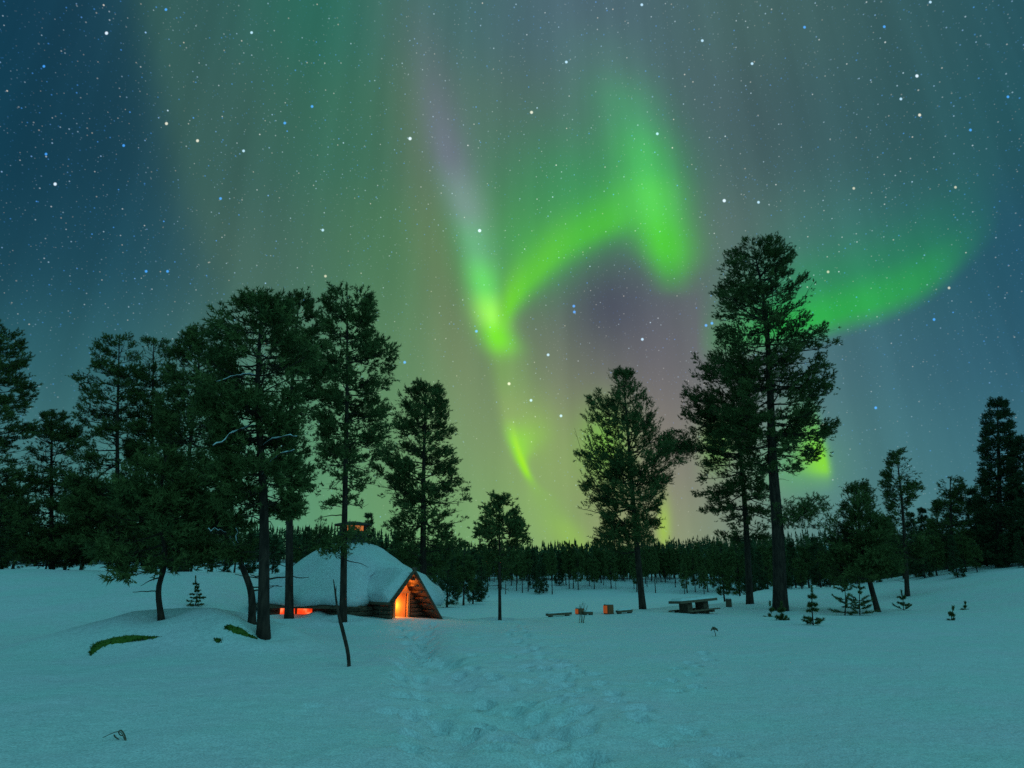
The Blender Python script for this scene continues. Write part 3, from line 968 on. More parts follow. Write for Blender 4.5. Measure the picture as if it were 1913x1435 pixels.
limb(NEARHUT, 'branch', [(644, 985, 0), (655, 1000, -.2), (670, 1010, -.4)], .03, False, 22, .22)
BIG = 'tallest pine, thick long trunk and broad crown, near the picnic table'
limb(BIG, 'branch', [(1449, 925, 0), (1462, 950, -.3), (1480, 975, -.5), (1500, 962, -.7), (1518, 950, -.8)], .055, False, 190, .52)
limb(BIG, 'branch', [(1428, 560, 0), (1408, 615, -.4), (1392, 640, -.7), (1372, 660, -.9)], .05, False)
SECOND = 'second pine pressed against the tallest pine, its crown spreading towards the young pointed pine'
limb(SECOND, 'branch', [(1378, 860, 0), (1340, 842, -.2), (1308, 842, -.3), (1268, 838, -.4), (1240, 850, -.5)], .06, False, 330, .68)

# ------------------------------------------------------------------ the woods: templates copied tree by tree


def template(kind, h, seed):
    rs = np.random.RandomState(seed)
    n = 12
    z = np.linspace(0, h, n)
    tr = np.stack([np.cumsum(rs.normal(0, .02, n)), np.cumsum(rs.normal(0, .02, n)), z], -1)
    if kind == 'high':
        zs = np.array([.42, .52, .65, .78, .9, 1.0]) * h
        rd = np.array([.5, .9, 1.0, .8, .5, .12]) * h * .115 * rs.uniform(.85, 1.2, 6)
        kw = dict(whorl=.55, per=5, elev=(.8, .2, -.1), curl=.5)
    elif kind == 'pine':
        zs = np.array([.22, .35, .5, .65, .8, .92, 1.0]) * h
        rd = np.array([.5, .85, 1.0, .95, .75, .45, .12]) * h * .17 * rs.uniform(.85, 1.2, 7)
        kw = dict(whorl=.55, per=5, elev=(.8, .25, -.1), curl=.5)
    else:
        zs = np.array([.06, .2, .4, .6, .8, .93, 1.0]) * h
        rd = np.array([.9, 1.0, .85, .65, .40, .2, .08]) * h * .16 * rs.uniform(.88, 1.12, 7)
        kw = dict(whorl=.5, per=6, elev=(.5, -.1, -.35), curl=.4)
    rad = lambda q: (np.interp(q, zs, rd), np.interp(q, zs, rd))
    tb, cb = grow(tr, h * .013 + .02, rad, (zs[0], h), seed, K=11, nl=.22, nw=.026, sec=.36, tuft=.36, tstep=.26, keep=.85, gap=-.14, sec_tubes=False, bare=3, **kw)
    return tb.mesh('trunk', M_BARK, True), cb.mesh('crown', [M_NEEDLE_D if kind == 'spruce' else M_NEEDLE, M_TWIG]), h


TEMPL = [template('pine', 11, 51), template('pine', 9, 52), template('spruce', 10, 53), template('spruce', 8, 54), template('pine', 10, 55), template('high', 10, 56), template('high', 12, 57)]
used = {}


def wood_tree(kind, x, y, h, label, group, rs, cat):
    tr, cr, h0 = TEMPL[kind]
    t = thing('spruce_tree' if kind in (2, 3) else 'pine_tree', label, cat, (x, y, float(H(x, y)) - .1), group, rs.rand() * 6.28)
    s = h / h0
    t.scale = (s * rs.uniform(.9, 1.15), s * rs.uniform(.9, 1.15), s)
    for nm, me in (('trunk', tr), ('crown', cr)):
        if nm not in used.setdefault(kind, {}):
            used[kind][nm] = bpy.data.objects.new(nm, me); c = used[kind][nm]
        else:
            c = used[kind][nm].copy()
        C.objects.link(c); c.parent = t
    return t


def by_top(kind, px, top, depth, label, group, rs):
    p = at(px, top, depth)
    g = float(H(p[0], depth))
    return wood_tree(kind, p[0], depth, max(2.5, p[2] - g), label, group, rs, 'spruce tree' if kind in (2, 3) else 'pine tree')


rs = np.random.RandomState(77)
G1 = 'dark conifers filling the wood behind the ridge'
for px, top, dp in [(-60, 820, 50), (20, 870, 55), (55, 905, 47), (150, 905, 52), (185, 870, 62), (255, 870, 56), (275, 930, 45), (330, 860, 60), (375, 930, 48),
                    (415, 905, 64), (450, 960, 52), (470, 990, 47), (515, 1000, 66), (575, 985, 60), (600, 965, 72), (625, 1000, 58), (690, 960, 75), (5, 950, 44), (105, 960, 45), (215, 980, 44), (345, 985, 43),
                    (425, 1010, 44), (550, 1022, 48), (740, 1000, 62), (-120, 850, 48), (-180, 800, 52)]:
    k = rs.choice([0, 1, 2, 3, 4])
    by_top(k, px, top, dp, 'dark spruce merging into the wood behind the ridge' if k in (2, 3) else 'dark pine merging into the wood behind the ridge', G1, rs)
G2 = 'dark conifers filling the wood on the snowy slope'
for px, top, dp in [(1560, 1010, 80), (1585, 990, 88), (1625, 985, 70), (1650, 965, 78), (1700, 958, 66), (1722, 950, 62), (1748, 945, 74), (1735, 985, 56), (1800, 908, 70), (1815, 915, 60), (1838, 900, 66), (1700, 1010, 58),
                    (1760, 990, 60), (1790, 985, 55), (1825, 960, 57), (1850, 950, 62), (1885, 930, 58), (1905, 920, 64), (1655, 1010, 64), (1630, 1035, 62), (1605, 1020, 74), (1950, 860, 60), (2000, 880, 56), (1870, 1000, 53),
                    (1900, 1005, 51), (1815, 1010, 53), (2050, 850, 66),
                    (1345, 1015, 110), (1372, 1003, 104), (1398, 1008, 98), (1425, 1002, 102), (1450, 1004, 94), (1478, 1012, 88), (1500, 1000, 84), (1522, 1005, 80), (1540, 1012, 76), (1568, 1006, 70), (1592, 1010, 66), (1490, 1030, 76), (1550, 1035, 68), (1460, 1035, 82), (1415, 1030, 90), (1675, 1000, 60), (1715, 1000, 56), (1775, 1000, 52)]:
    k = rs.choice([0, 1, 2, 3, 4, 2])
    by_top(k, px, top, dp, 'dark spruce merging into the wood on the snowy slope' if k in (2, 3) else 'dark pine merging into the wood on the snowy slope', G2, rs)
# behind the hut and at the near end of the far shore
G4 = 'conifers on the point of land beside the hut'
for px, top, dp in [(838, 1018, 105), (868, 1012, 112), (885, 1030, 118), (805, 1010, 98), (770, 1000, 92), (900, 1035, 130)]:
    k = rs.choice([0, 1, 2])
    by_top(k, px, top, dp, 'dark spruce across the ice just beside the hut porch' if k == 2 else 'dark pine across the ice just beside the hut porch', G4, rs)
# far shore, front rows
G3 = 'trees along the far shore of the frozen lake'
pxs = np.linspace(800, 1680, 150)
for i, px in enumerate(pxs):
    dp = 171 + 30 * rs.rand()
    x = (px + rs.uniform(-5, 5) - PW / 2) / F_PX * dp * 1.04
    h = rs.uniform(5.5, 11.5)
    k = rs.choice([5, 6, 5, 6, 0, 1, 4, 2])
    tt = wood_tree(k, x, dp, h, 'dark spruce standing at the far shore of the frozen lake' if k in (2, 3) else 'dark pine standing at the far shore of the frozen lake', G3, rs, 'spruce tree' if k in (2, 3) else 'pine tree')
    tt.scale = (tt.scale[0] * .8, tt.scale[1] * .8, tt.scale[2])

# the hill wood behind them reads as one mass
b = Buf()
rsf = np.random.RandomState(5)
ntree = 7000
for k in range(ntree):
    y = 198 + 290 * rsf.rand() ** 1.5
    x = rsf.uniform(-.75, 1.15) * y
    z = float(H(x, y)); h = rsf.uniform(5.5, 11) + (3 * rsf.rand() if rsf.rand() < .12 else 0); r = h * rsf.uniform(.12, .21)
    b.tube([(x, y, z - .2), (x, y, z + h * .5)], [h * .012, h * .008], 3, 1, cap=False)
    n = 26
    f = rsf.rand(n) ** .8
    zz = z + h * (.2 + .78 * f)
    rr = r * (1.08 - f) * rsf.uniform(.5, 1.15, n)
    a = rsf.rand(n) * 6.283
    tip = np.stack([x + np.cos(a) * rr, y + np.sin(a) * rr, zz - .06 * h * (1 - f)], -1)
    c0 = np.stack([np.full(n, x), np.full(n, y), zz + .05 * h], -1)
    sd = np.stack([-np.sin(a), np.cos(a), np.zeros(n)], -1) * (rr * .55 + .12)[:, None]
    tri = np.stack([c0, tip - sd, tip + sd], 1)
    b.add(tri.reshape(-1, 3), np.arange(n * 3).reshape(-1, 3), 0)
    b.add([(x - .3, y, z + h * .84), (x + .3, y, z + h * .84), (x, y, z + h * 1.04), (x, y - .3, z + h * .84), (x, y + .3, z + h * .84), (x, y, z + h * 1.03)], [(0, 1, 2), (3, 4, 5)], 0)
fo = b.obj('hill_forest', [M_NEEDLE_D, M_TWIG])
tag(fo, 'dense dark conifer forest covering the hill beyond the lake', 'forest', kind='stuff')

# ------------------------------------------------------------------ the round hut
HC = at(650, 1135, 29.5); HC[2] = 0.06
hut = thing('round_hut', 'low round log hut with deep snow roof and firelit door, window and chimney', 'hut', HC)
A0 = -R_(15)  # azimuth of the window wall, measured from towards-the-camera (0,-1), positive to the east


def dirv(a):
    return np.array([math.sin(a), -math.cos(a), 0.0])


RW = 3.15  # apothem
side = 2 * RW * math.tan(math.pi / 6)
EZ = .58   # eave height above hut base
for k in range(6):
    a = A0 + k * math.pi / 3
    n_, t_ = dirv(a), np.array([math.cos(a), math.sin(a), 0.0])
    wb = Buf()
    for j in range(6):
        zc = -.30 + j * .165
        pieces = [(-side / 2 - .08, side / 2 + .08)]
        if k == 0 and .06 < zc < .60: pieces = [(-side / 2 - .08, -1.185), (.285, side / 2 + .08)]
        if k == 1: pieces = [(-side / 2 - .08, -.36), (.36, side / 2 + .08)] if zc < .75 else pieces
        for p0, p1 in pieces:
            wb.tube([n_ * RW + t_ * p0 + (0, 0, zc), n_ * RW + t_ * p1 + (0, 0, zc)], .092, 8)
    wb.obj('log_wall', M_LOG, hut, smooth=True)
# window in the wall that faces the viewer
n_, t_ = dirv(A0), np.array([math.cos(A0), math.sin(A0), 0.0]); zv = np.array([0, 0, 1.0])
wc = n_ * (RW + .02) + t_ * -.45 + zv * .335
wf = Buf()
for s_, hl in ((-.735, 0), (.735, 0), (.0, 0)):
    wf.box(wc + t_ * s_, (.03, .05, .27), (t_, n_, zv))
wf.box(wc + zv * .25, (.704, .048, .025), (t_, n_, zv)); wf.box(wc - zv * .25, (.704, .048, .025), (t_, n_, zv))
win = wf.obj('window', M_LOG, hut)
Buf().box(wc - n_ * .03, (.70, .006, .225), (t_, n_, zv)).obj('window_pane', M_PANE, win)
# roof boards under the snow


def hexring(r, z, m=36, lump=0.0, seed=0):
    a = np.arange(m) * 2 * np.pi / m
    if r > 2.5: r = r * (1 - .26 * ss(2.5, 3.0, r) * np.exp(-(((a - A0 - math.pi / 3 + math.pi) % (2 * math.pi) - math.pi) / .36) ** 4))
    k = (a - A0 + math.pi / 6) % (math.pi / 3) - math.pi / 6
    rr = r * (0.80 + 0.20 * (1 / np.cos(k)))
    if lump:
        rr = rr + lump * vnoise(3 * np.cos(a) + seed, 3 * np.sin(a) + z * 1.3)
    return np.stack([np.sin(a) * rr, -np.cos(a) * rr, np.full(m, z) if np.isscalar(z) else z], -1)


def lathe(rings, mat_, name, parent, smooth=True):
    m = len(rings[0])
    V = np.concatenate(rings)
    f = []
    for i in range(len(rings) - 1):
        for j in range(m):
            f.append((i * m + j, i * m + (j + 1) % m, (i + 1) * m + (j + 1) % m, (i + 1) * m + j))
    return Buf().add(V, f).obj(name, mat_, parent, smooth)


roof = lathe([hexring(3.70, EZ - .02), hexring(3.72, EZ + .05), hexring(.6, 2.72), hexring(.05, 2.9)], M_PLANK, 'roof', hut, False)
prof = [(3.45, .62), (3.74, .62), (3.88, .72), (3.90, .88), (3.80, 1.06), (3.55, 1.30), (3.1, 1.64), (2.6, 1.98), (2.1, 2.32), (1.7, 2.58), (1.35, 2.78), (1.05, 2.90), (.7, 2.97), (.3, 3.0), (.02, 3.0)]
lathe([hexring(r, z + .06, 60, .14 if r > .5 else 0, 2) + np.stack([np.zeros(60), np.zeros(60), np.concatenate([(.15 if 0.5 < r else 0) * vnoise(np.abs(np.arange(60) - 30) * .33, np.full(60, r * 1.3))])], -1) for r, z in prof], M_SNOW2, 'roof_snow', roof)
# smoke hood
ch = Buf()
hood = lathe([hexring(.62, 2.80, 24), hexring(.60, 3.58, 24), hexring(.02, 3.58, 24)], M_METAL, 'chimney', hut, False)
for k in range(6):
    a = A0 + math.pi / 6 + k * math.pi / 3
    pb = Buf().box(dirv(a) * .57 + zv * 3.70, (.05, .05, .12), (np.array([math.cos(a), math.sin(a), 0]), dirv(a), zv))
    pb.obj('hood_post', M_METAL, hood)
lathe([hexring(.80, 3.82, 24), hexring(.80, 3.87, 24), hexring(.30, 3.98, 24), hexring(.02, 4.01, 24)], M_METAL, 'hood_cap', hood, False)
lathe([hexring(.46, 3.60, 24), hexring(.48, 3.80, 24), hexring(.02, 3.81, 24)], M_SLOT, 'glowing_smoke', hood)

# porch with gabled roof over the door
PA = A0 + math.pi / 3
pn, pt = dirv(PA), np.array([math.cos(PA), math.sin(PA), 0.0])
RF, RD = 4.45, 3.72           # front edge of the porch roof, door wall
APZ, HWD, LOZ = 1.80, 1.32, .16   # ridge height, half width, foot height
RI = 2.25
SYM = (HWD, LOZ)
for sgn, nm in ((1, 'porch_roof'), (-1, 'porch_roof')):
    HWD, LOZ = SYM if sgn > 0 else (.98, .72)
    sl = np.array(pt) * sgn * HWD + zv * (LOZ - APZ)
    L_ = np.linalg.norm(sl); sl = sl / L_
    nrm = np.array(pt) * sgn * (APZ - LOZ) + zv * HWD; nrm /= np.linalg.norm(nrm)
    c = pn * (RF + RI) / 2 + zv * APZ + sl * (L_ / 2 + .03) + nrm * .035
    pr = Buf().box(c, ((RF - RI) / 2, L_ / 2 + .03, .035), (pn, sl, nrm)).obj(nm, M_PLANK, hut)
    # snow lying on this slope
    nu, nv = 16, 16
    uu, vv = np.meshgrid(np.linspace(-1, 1, nu), np.linspace(-1, 1, nv))
    edge = np.clip((1 - np.maximum(abs(uu), abs(vv)) ** 6), 0, 1) ** .5
    th = (.34 if sgn < 0 else .14) * edge * (1 + .25 * vnoise(uu * 2 + 4 + sgn, vv * 2)) + .005
    if sgn > 0: th = th * (1 - .4 * ss(.3, 1, uu))
    base_ = pn * ((RF + RI) / 2 - .05) + zv * APZ + sl * (L_ / 2) + nrm * .072
    P = base_ + uu[..., None] * pn * ((RF - RI) / 2 - .02) + vv[..., None] * sl * (L_ / 2 - .02) + th[..., None] * nrm
    i_ = (np.arange(nv - 1)[:, None] * nu + np.arange(nu - 1)[None])
    Buf().add(P, np.stack([i_, i_ + 1, i_ + nu + 1, i_ + nu], -1).reshape(-1, 4)).obj('porch_snow', M_SNOW2, pr, smooth=True)
    # barge log along the gable edge
    e0 = pn * (RF + .05) + zv * (APZ + .12) + sl * -.12; e1 = pn * (RF + .05) + zv * (APZ + .02) + sl * (L_ + .12)
    Buf().tube([e0, e1], .06, 8).obj('gable_log', M_LOG, hut, smooth=True)
HWD, LOZ = SYM
# door wall: planked triangle with an opening
dw, dh = .36, 1.16
wz = APZ - .10
xw = lambda z: HWD * (APZ - z) / (APZ - LOZ) - .04
wl_ = Buf()
for sgn in (-1, 1):
    HWD, LOZ = SYM if sgn > 0 else (.98, .72)
    pts = [pn * RD + pt * sgn * x + zv * z for x, z in ((dw, -.25), (xw(LOZ) - .02, -.25), (xw(LOZ), LOZ), (xw(dh), dh), (dw, dh))]
    if xw(dh) < dw: pts = pts[:3] + [pn * RD + pt * sgn * dw + zv * (APZ - (dw + .04) * (APZ - LOZ) / HWD)]
    wl_.prism(pts, -pn, .06)
wl_.obj('porch_wall', M_LOG, hut)
HWD, LOZ = SYM
sw = Buf()
for j in range(6):
    zc = -.22 + j * .16
    sw.tube([pn * 2.85 + pt * -.86 + zv * zc, pn * (RF - .12) + pt * -.86 + zv * zc], .085, 8)
sw.obj('porch_side_wall', M_LOG, hut, smooth=True)
zt = min(dh, APZ - (dw + .04) * (APZ - .72) / .98)
fl = Buf()
for j in range(9):
    zc = -.16 + j * .155
    x1 = xw(zc + .08) - .06
    if x1 > dw + .12: fl.tube([pn * (RD + .03) + pt * (dw + .06) + zv * zc, pn * (RD + .03) + pt * x1 + zv * zc], .078, 8)
fl.obj('wall_log', M_LOG, hut, smooth=True)
rf = Buf()
_sl = np.array(pt) * HWD + zv * (LOZ - APZ); _L = np.linalg.norm(_sl); _sl /= _L
_nr = np.array(pt) * (APZ - LOZ) + zv * HWD; _nr /= np.linalg.norm(_nr)
for j in range(6):
    q_ = zv * (APZ - .03) + _sl * (.18 + .30 * j) - _nr * .05
    rf.tube([pn * (RD + .06) + q_, pn * (RF - .03) + q_], .045, 8)
rf.obj('roof_pole', M_LOG, hut, smooth=True)
Buf().prism([pn * RD + pt * x + zv * z for x, z in ((-dw, zt + .003), (dw, zt + .003), (0, APZ - .05))], -pn, .06).obj('gable_panel', M_PINE_WOOD, hut)
fr = Buf()
for sgn in (-1, 1):
    fr.box(pn * (RD + .02) + pt * sgn * (dw - .03) + zv * (zt / 2 - .05), (.045, .05, zt / 2 + .05), (pt, pn, zv))
fr.box(pn * (RD + .02) + zv * (zt - .04), (dw - .08, .05, .04), (pt, pn, zv))
fr.obj('door_frame', M_PINE_WOOD, hut)
# the door stands open into the porch passage
hd = R_(62)
dv = pt * -math.cos(hd) - pn * math.sin(hd)
dnn = np.cross(dv, zv)
dc = pn * (RD - .05) + pt * (dw - .09)
door = Buf().box(dc + dv * .29 + zv * (zt / 2 - .04), (.29, .02, zt / 2 - .04), (dv, dnn, zv)).obj('door', M_PINE_WOOD, hut)
Buf().tube([dc + dv * .5 + dnn * .03 + zv * .5, dc + dv * .5 + dnn * .07 + zv * .55, dc + dv * .5 + dnn * .07 + zv * .65, dc + dv * .5 + dnn * .03 + zv * .7], .012, 6).obj('door_handle', M_METAL, door)
# passage lining and inner back wall, fire-lit
pl = Buf()
pl.box(pn * 3.3 + pt * -.58 + zv * .40, (.34, .02, .66), (pn, pt, zv)); pl.box(pn * 3.3 + pt * .62 + zv * .40, (.34, .02, .66), (pn, pt, zv))
pl.obj('passage_wall', M_PINE_WOOD, hut)
Buf().box(pn * 2.93 + zv * .5, (.64, .02, .76), (pt, pn, zv)).obj('inner_screen', M_PINE_WOOD, hut)
Buf().box(pn * 3.3 + zv * -.05, (.34, .54, .02), (pn, pt, zv)).obj('passage_floor', M_PLANK, hut)
# lamp under the gable
lp = pn * (RD + .30) + zv * (APZ - .20)
v_ = Buf()
a_ = np.linspace(0, np.pi, 7)
lamp = lathe([np.stack([.055 * math.sin(q) * np.cos(np.arange(10) * .6283), .055 * math.sin(q) * np.sin(np.arange(10) * .6283), np.full(10, .07 * math.cos(q))], -1) + lp for q in a_[::-1]], M_LAMP, 'porch_lamp', hut)
Buf().tube([lp + zv * .06, lp + zv * .16], .02, 8).obj('lamp_socket', M_METAL, lamp)
# doorstep planks, half buried
st = Buf()
for k, (o_, s_) in enumerate(((.25, .0), (.52, .12), (.80, -.1))):
    st.box(pn * (RD + o_) + pt * s_ + zv * (-.10 + .012 * k), (.62 - .06 * k, .11, .03), (pt, pn, zv))
st.obj('doorstep', M_PLANK, hut)


def lampobj(name, loc, watts, col, r, parent):
    l = bpy.data.lights.new(name, 'POINT')
    l.energy = watts; l.color = col; l.shadow_soft_size = r * 1.6
    o = bpy.data.objects.new(name, l); C.objects.link(o)
    o.parent = parent; o.location = tuple(loc)
    return o


lampobj('fire_light', pn * 3.38 + pt * -.12 + zv * .62, 34, (1, .27, .035), .10, hut)
lampobj('porch_lamp_light', lp + zv * -.12 + pn * .05, 16.0, (1, .28, .035), .05, hut)
lampobj('window_light', n_ * (RW + .25) + t_ * -.45 + zv * .33, 4.0, (1, .13, .03), .2, hut)

# low log pile left of the door
lpz = at(700, 1152, 27.2); lpz[2] = float(H(lpz[0], lpz[1]))
pile = Buf()
rl = np.random.RandomState(8)
for k, (o_, z_) in enumerate(((0, .07), (.2, .08), (.4, .06), (.1, .2), (.3, .2))):
    L0 = rl.uniform(.55, .8)
    pile.tube([lpz + (-L0 + .1 * k, o_, z_ - .05), lpz + (L0, o_ + rl.normal(0, .04), z_ - .02)], .075, 8)
o = pile.obj('log_pile', M_LOG, origin=lpz, smooth=True)
tag(o, 'low pile of half buried logs lying beside the hut door', 'log pile')

# ------------------------------------------------------------------ picnic table
tp = ground_at(1298, 1146)
tx = np.array([math.cos(R_(30)), math.sin(R_(30)), 0]); ty_ = np.array([-tx[1], tx[0], 0])
tab = thing('picnic_table', 'heavy wooden picnic table with snow on its top near the tallest pine', 'picnic table', tp)
tab.rotation_euler = (0, -R_(3.5), 0)
sc_ = tp[1] / 35.0
bt = Buf()
for k in range(4):
    bt.box(ty_ * (-.33 + .22 * k) + zv * .60, (1.25, .104, .06), (tx, ty_, zv))
top = bt.obj('tabletop', M_PLANK, tab)
nu, nv = 26, 10
uu, vv = np.meshgrid(np.linspace(-1, 1, nu), np.linspace(-1, 1, nv))
th = np.clip(1 - np.maximum(abs(uu) ** 14, abs(vv) ** 6), 0, 1) ** .5 * (.11 + .03 * vnoise(uu * 4, vv * 2 + 3))
P = uu[..., None] * tx * 1.20 + vv[..., None] * ty_ * .42 + (.657 + th)[..., None] * zv
i_ = (np.arange(nv - 1)[:, None] * nu + np.arange(nu - 1)[None])
Buf().add(P, np.stack([i_, i_ + 1, i_ + nu + 1, i_ + nu], -1).reshape(-1, 4)).obj('table_snow', M_SNOW2, top, smooth=True)
for s_ in (-1, 1):
    be = Buf().box(ty_ * s_ * .68 + zv * .17, (1.0, .11, .03), (tx, ty_, zv)).obj('bench_seat', M_PLANK, tab)
    lg = Buf()
    lg.box(tx * s_ * .55 + zv * .22, (.16, .30, .32), (tx, ty_, zv))
    lg.box(tx * s_ * .55 + zv * .085, (.085, .74, .05), (tx, ty_, zv))
    lg.obj('leg', M_LOG, tab)

# ------------------------------------------------------------------ fire place: stools, planks, stump


def stool(px, py, wpx, hpx, name, label, cat, mt, face=None):
    p = ground_at(px, py)
    s = p[1] / F_PX * 1.04
    r, h = wpx / 2 * s, hpx * s
    a = np.arange(14) * 2 * np.pi / 14
    rg = lambda k, z: np.stack([np.cos(a) * r * k * (1 + .05 * np.cos(3 * a)), np.sin(a) * r * k, np.full(14, z)], -1)
    t = thing(name, label, cat, p)
    m = 14
    body = lathe([rg(1.06, -.1), rg(1, .05), rg(.98, h * .96), rg(.92, h), rg(.02, h)], mt, 'block', t, True)
    q = np.linspace(0, 1, 5)
    if face is not None:  # thin emissive shell paints warm light onto one side of the block
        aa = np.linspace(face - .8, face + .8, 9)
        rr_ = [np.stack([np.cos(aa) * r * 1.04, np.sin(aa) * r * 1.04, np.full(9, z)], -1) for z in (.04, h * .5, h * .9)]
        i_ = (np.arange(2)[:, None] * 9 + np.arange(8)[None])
        Buf().add(np.concatenate(rr_), np.stack([i_, i_ + 1, i_ + 10, i_ + 9], -1).reshape(-1, 4)).obj('painted_light_face', M_PAINTED_GLOW, t, smooth=True)
    lathe([rg(.93, h + .003), rg(.95, h + .03), rg(.7, h + .06), rg(.3, h + .075), rg(.02, h + .08)], M_SNOW2, 'snow_cap', t)
    return p


s1 = stool(1083, 1148, 15, 10, 'log_stool', 'low log stool with reddish light painted on one side, beside the dry stalks', 'stool', M_RUST, 3.5)
s2 = stool(1137, 1147, 17, 15, 'log_stool', 'taller log stool with orange light painted on one side, nearest the young pointed pine', 'stool', M_RUST, 3.55)
s3 = stool(1362, 1134, 10, 13, 'tree_stump', 'small snow capped stump between picnic table and tallest pine', 'stump', M_LOG)


def plank(x0, y0, x1, y1, label, th=.05, wd=.14):
    p0, p1 = ground_at(x0, y0), ground_at(x1, y1)
    c = (p0 + p1) / 2
    d = p1 - p0; L_ = np.linalg.norm(d); d /= L_
    s = np.cross([0, 0, 1], d); s /= np.linalg.norm(s); u = np.cross(d, s)
    t = thing('plank_bench', label, 'bench', c)
    Buf().box(u * (.10), (L_ / 2, wd, th), (d, s, u)).obj('seat', M_PLANK, t)
    for k in (-1, 1):
        Buf().box(d * k * L_ * .35, (.07, wd * .8, .05 + .04), (d, s, u)).obj('leg', M_LOG, t)
    P = []
    uu, vv = np.meshgrid(np.linspace(-1, 1, 12), np.linspace(-1, 1, 6))
    th_ = np.clip(1 - np.maximum(abs(uu) ** 8, abs(vv) ** 4), 0, 1) ** .5 * .07 + .002
    P = uu[..., None] * d * (L_ / 2 - .02) + vv[..., None] * s * (wd - .01) + (.10 + th + th_)[..., None] * u
    i_ = (np.arange(5)[:, None] * 12 + np.arange(11)[None])
    Buf().add(P, np.stack([i_, i_ + 1, i_ + 13, i_ + 12], -1).reshape(-1, 4)).obj('bench_snow', M_SNOW2, t, smooth=True)


plank(1022, 1153, 1066, 1150, 'low plank bench at the bank end of the fire place')
plank(1090, 1149, 1106, 1149, 'short plank bench right against the low reddish log stool')
plank(1153, 1147, 1180, 1145, 'low plank bench beside the taller orange log stool')

# ------------------------------------------------------------------ leaning pole and dead twigs
pb_ = ground_at(652, 1246)
ptop = at(623, 1083, pb_[1] + 1.3)
mid = (pb_ * .5 + ptop * .5)
P = spline([pb_ - (0, 0, .25), pb_, at(641, 1180, pb_[1] + .45), at(633, 1150, pb_[1] + .7), ptop], 16)
rdz = np.interp(np.linspace(0, 1, 16), [0, .15, .5, .62, 1], [.036, .036, .040, .026, .010])
pole = Buf().tube(P, rdz, 7)
pole.tube([P[11], P[11] + (-.03, 0, .16), P[11] + (-.035, 0, .34)], [.022, .016, .008], 5)
o = pole.obj('leaning_pole', M_BARK, origin=pb_, smooth=True)
tag(o, 'thin dark stick leaning in the snow in front of the hut', 'pole')


def stalks(px, py, n, hpx, name, label, cat, seed, spread=.35, leaf=False):
    p = ground_at(px, py)
    s = p[1] / F_PX * 1.05
    rs_ = np.random.RandomState(seed)
    bb = Buf()
    for k in range(n):
        h = hpx * s * rs_.uniform(.6, 1.05)
        a = rs_.rand() * 6.28; sp = spread * h * rs_.uniform(.3, 1)
        q0 = p + (rs_.normal(0, .05), rs_.normal(0, .05), -.08)
        q2 = q0 + (math.cos(a) * sp, math.sin(a) * sp, h + .08)
        q1 = (q0 + q2) / 2 + (rs_.normal(0, .03), rs_.normal(0, .03), .06 * h)
        bb.tube([q0, q1, q2], [.012, .009, .004], 4)
        for j in range(2):
            f = rs_.uniform(.45, .8); qq = q0 * (1 - f) + q2 * f
            bb.tube([qq, qq + (rs_.normal(0, .12) * h, rs_.normal(0, .12) * h, .22 * h)], [.006, .003], 3)
    o = bb.obj(name, M_DRY, origin=p)
    tag(o, label, cat)
    return p


stalks(1086, 1164, 6, 40, 'dead_shrub', 'thin bare stalks poking from snow before the log stools', 'shrub', 2)
# loop of grass near the bottom edge
p = ground_at(222, 1384)
bb = Buf()
k_ = p[1] / F_PX * 1.05
loop = lambda pts, r: bb.tube(spline([p + (x * k_, 0.02 * i, z * k_) for i, (x, z) in enumerate(pts)], 14), np.linspace(r, r * .6, 14), 5)
loop([(12, -3), (8, 4), (2, 10), (-4, 13), (-9, 11), (-8, 5), (-4, 3)], .009)
loop([(10, 0), (-2, 12), (-16, 9), (-32, 2)], .005)
loop([(-9, 8), (-8, 4), (-5, 1), (-3, -3)], .008)
o = bb.obj('grass_stalk', M_DRY, origin=p)
tag(o, 'single curled dry grass stalk in the nearest snow', 'dry grass')
# dead seed head
p = ground_at(1338, 1190)
k_ = p[1] / F_PX * 1.05
t = thing('dead_weed', 'small drooping dead weed alone on open snow below the picnic table', 'weed', p)
Buf().tube([(0, 0, -.05), (-.02, 0, 6 * k_), (-3 * k_, .02, 13 * k_), (-1 * k_, .03, 16 * k_)], [.012, .012, .010, .008], 5).obj('stalk', M_DRY, t)
bb = Buf()
for q in range(7):
    a = q * .9; o0 = np.array([-2 * k_ + .02 * math.cos(a), .02 * math.sin(a), 12 * k_ + .02 * (q % 3)])
    bb.tube([o0, o0 + (.05 * math.cos(a), .05 * math.sin(a), .01), o0 + (.09 * math.cos(a), .08 * math.sin(a), -.05)], [.02, .03, .008], 5)
bb.obj('seed_head', M_DRY, t, smooth=True)

# ------------------------------------------------------------------ saplings


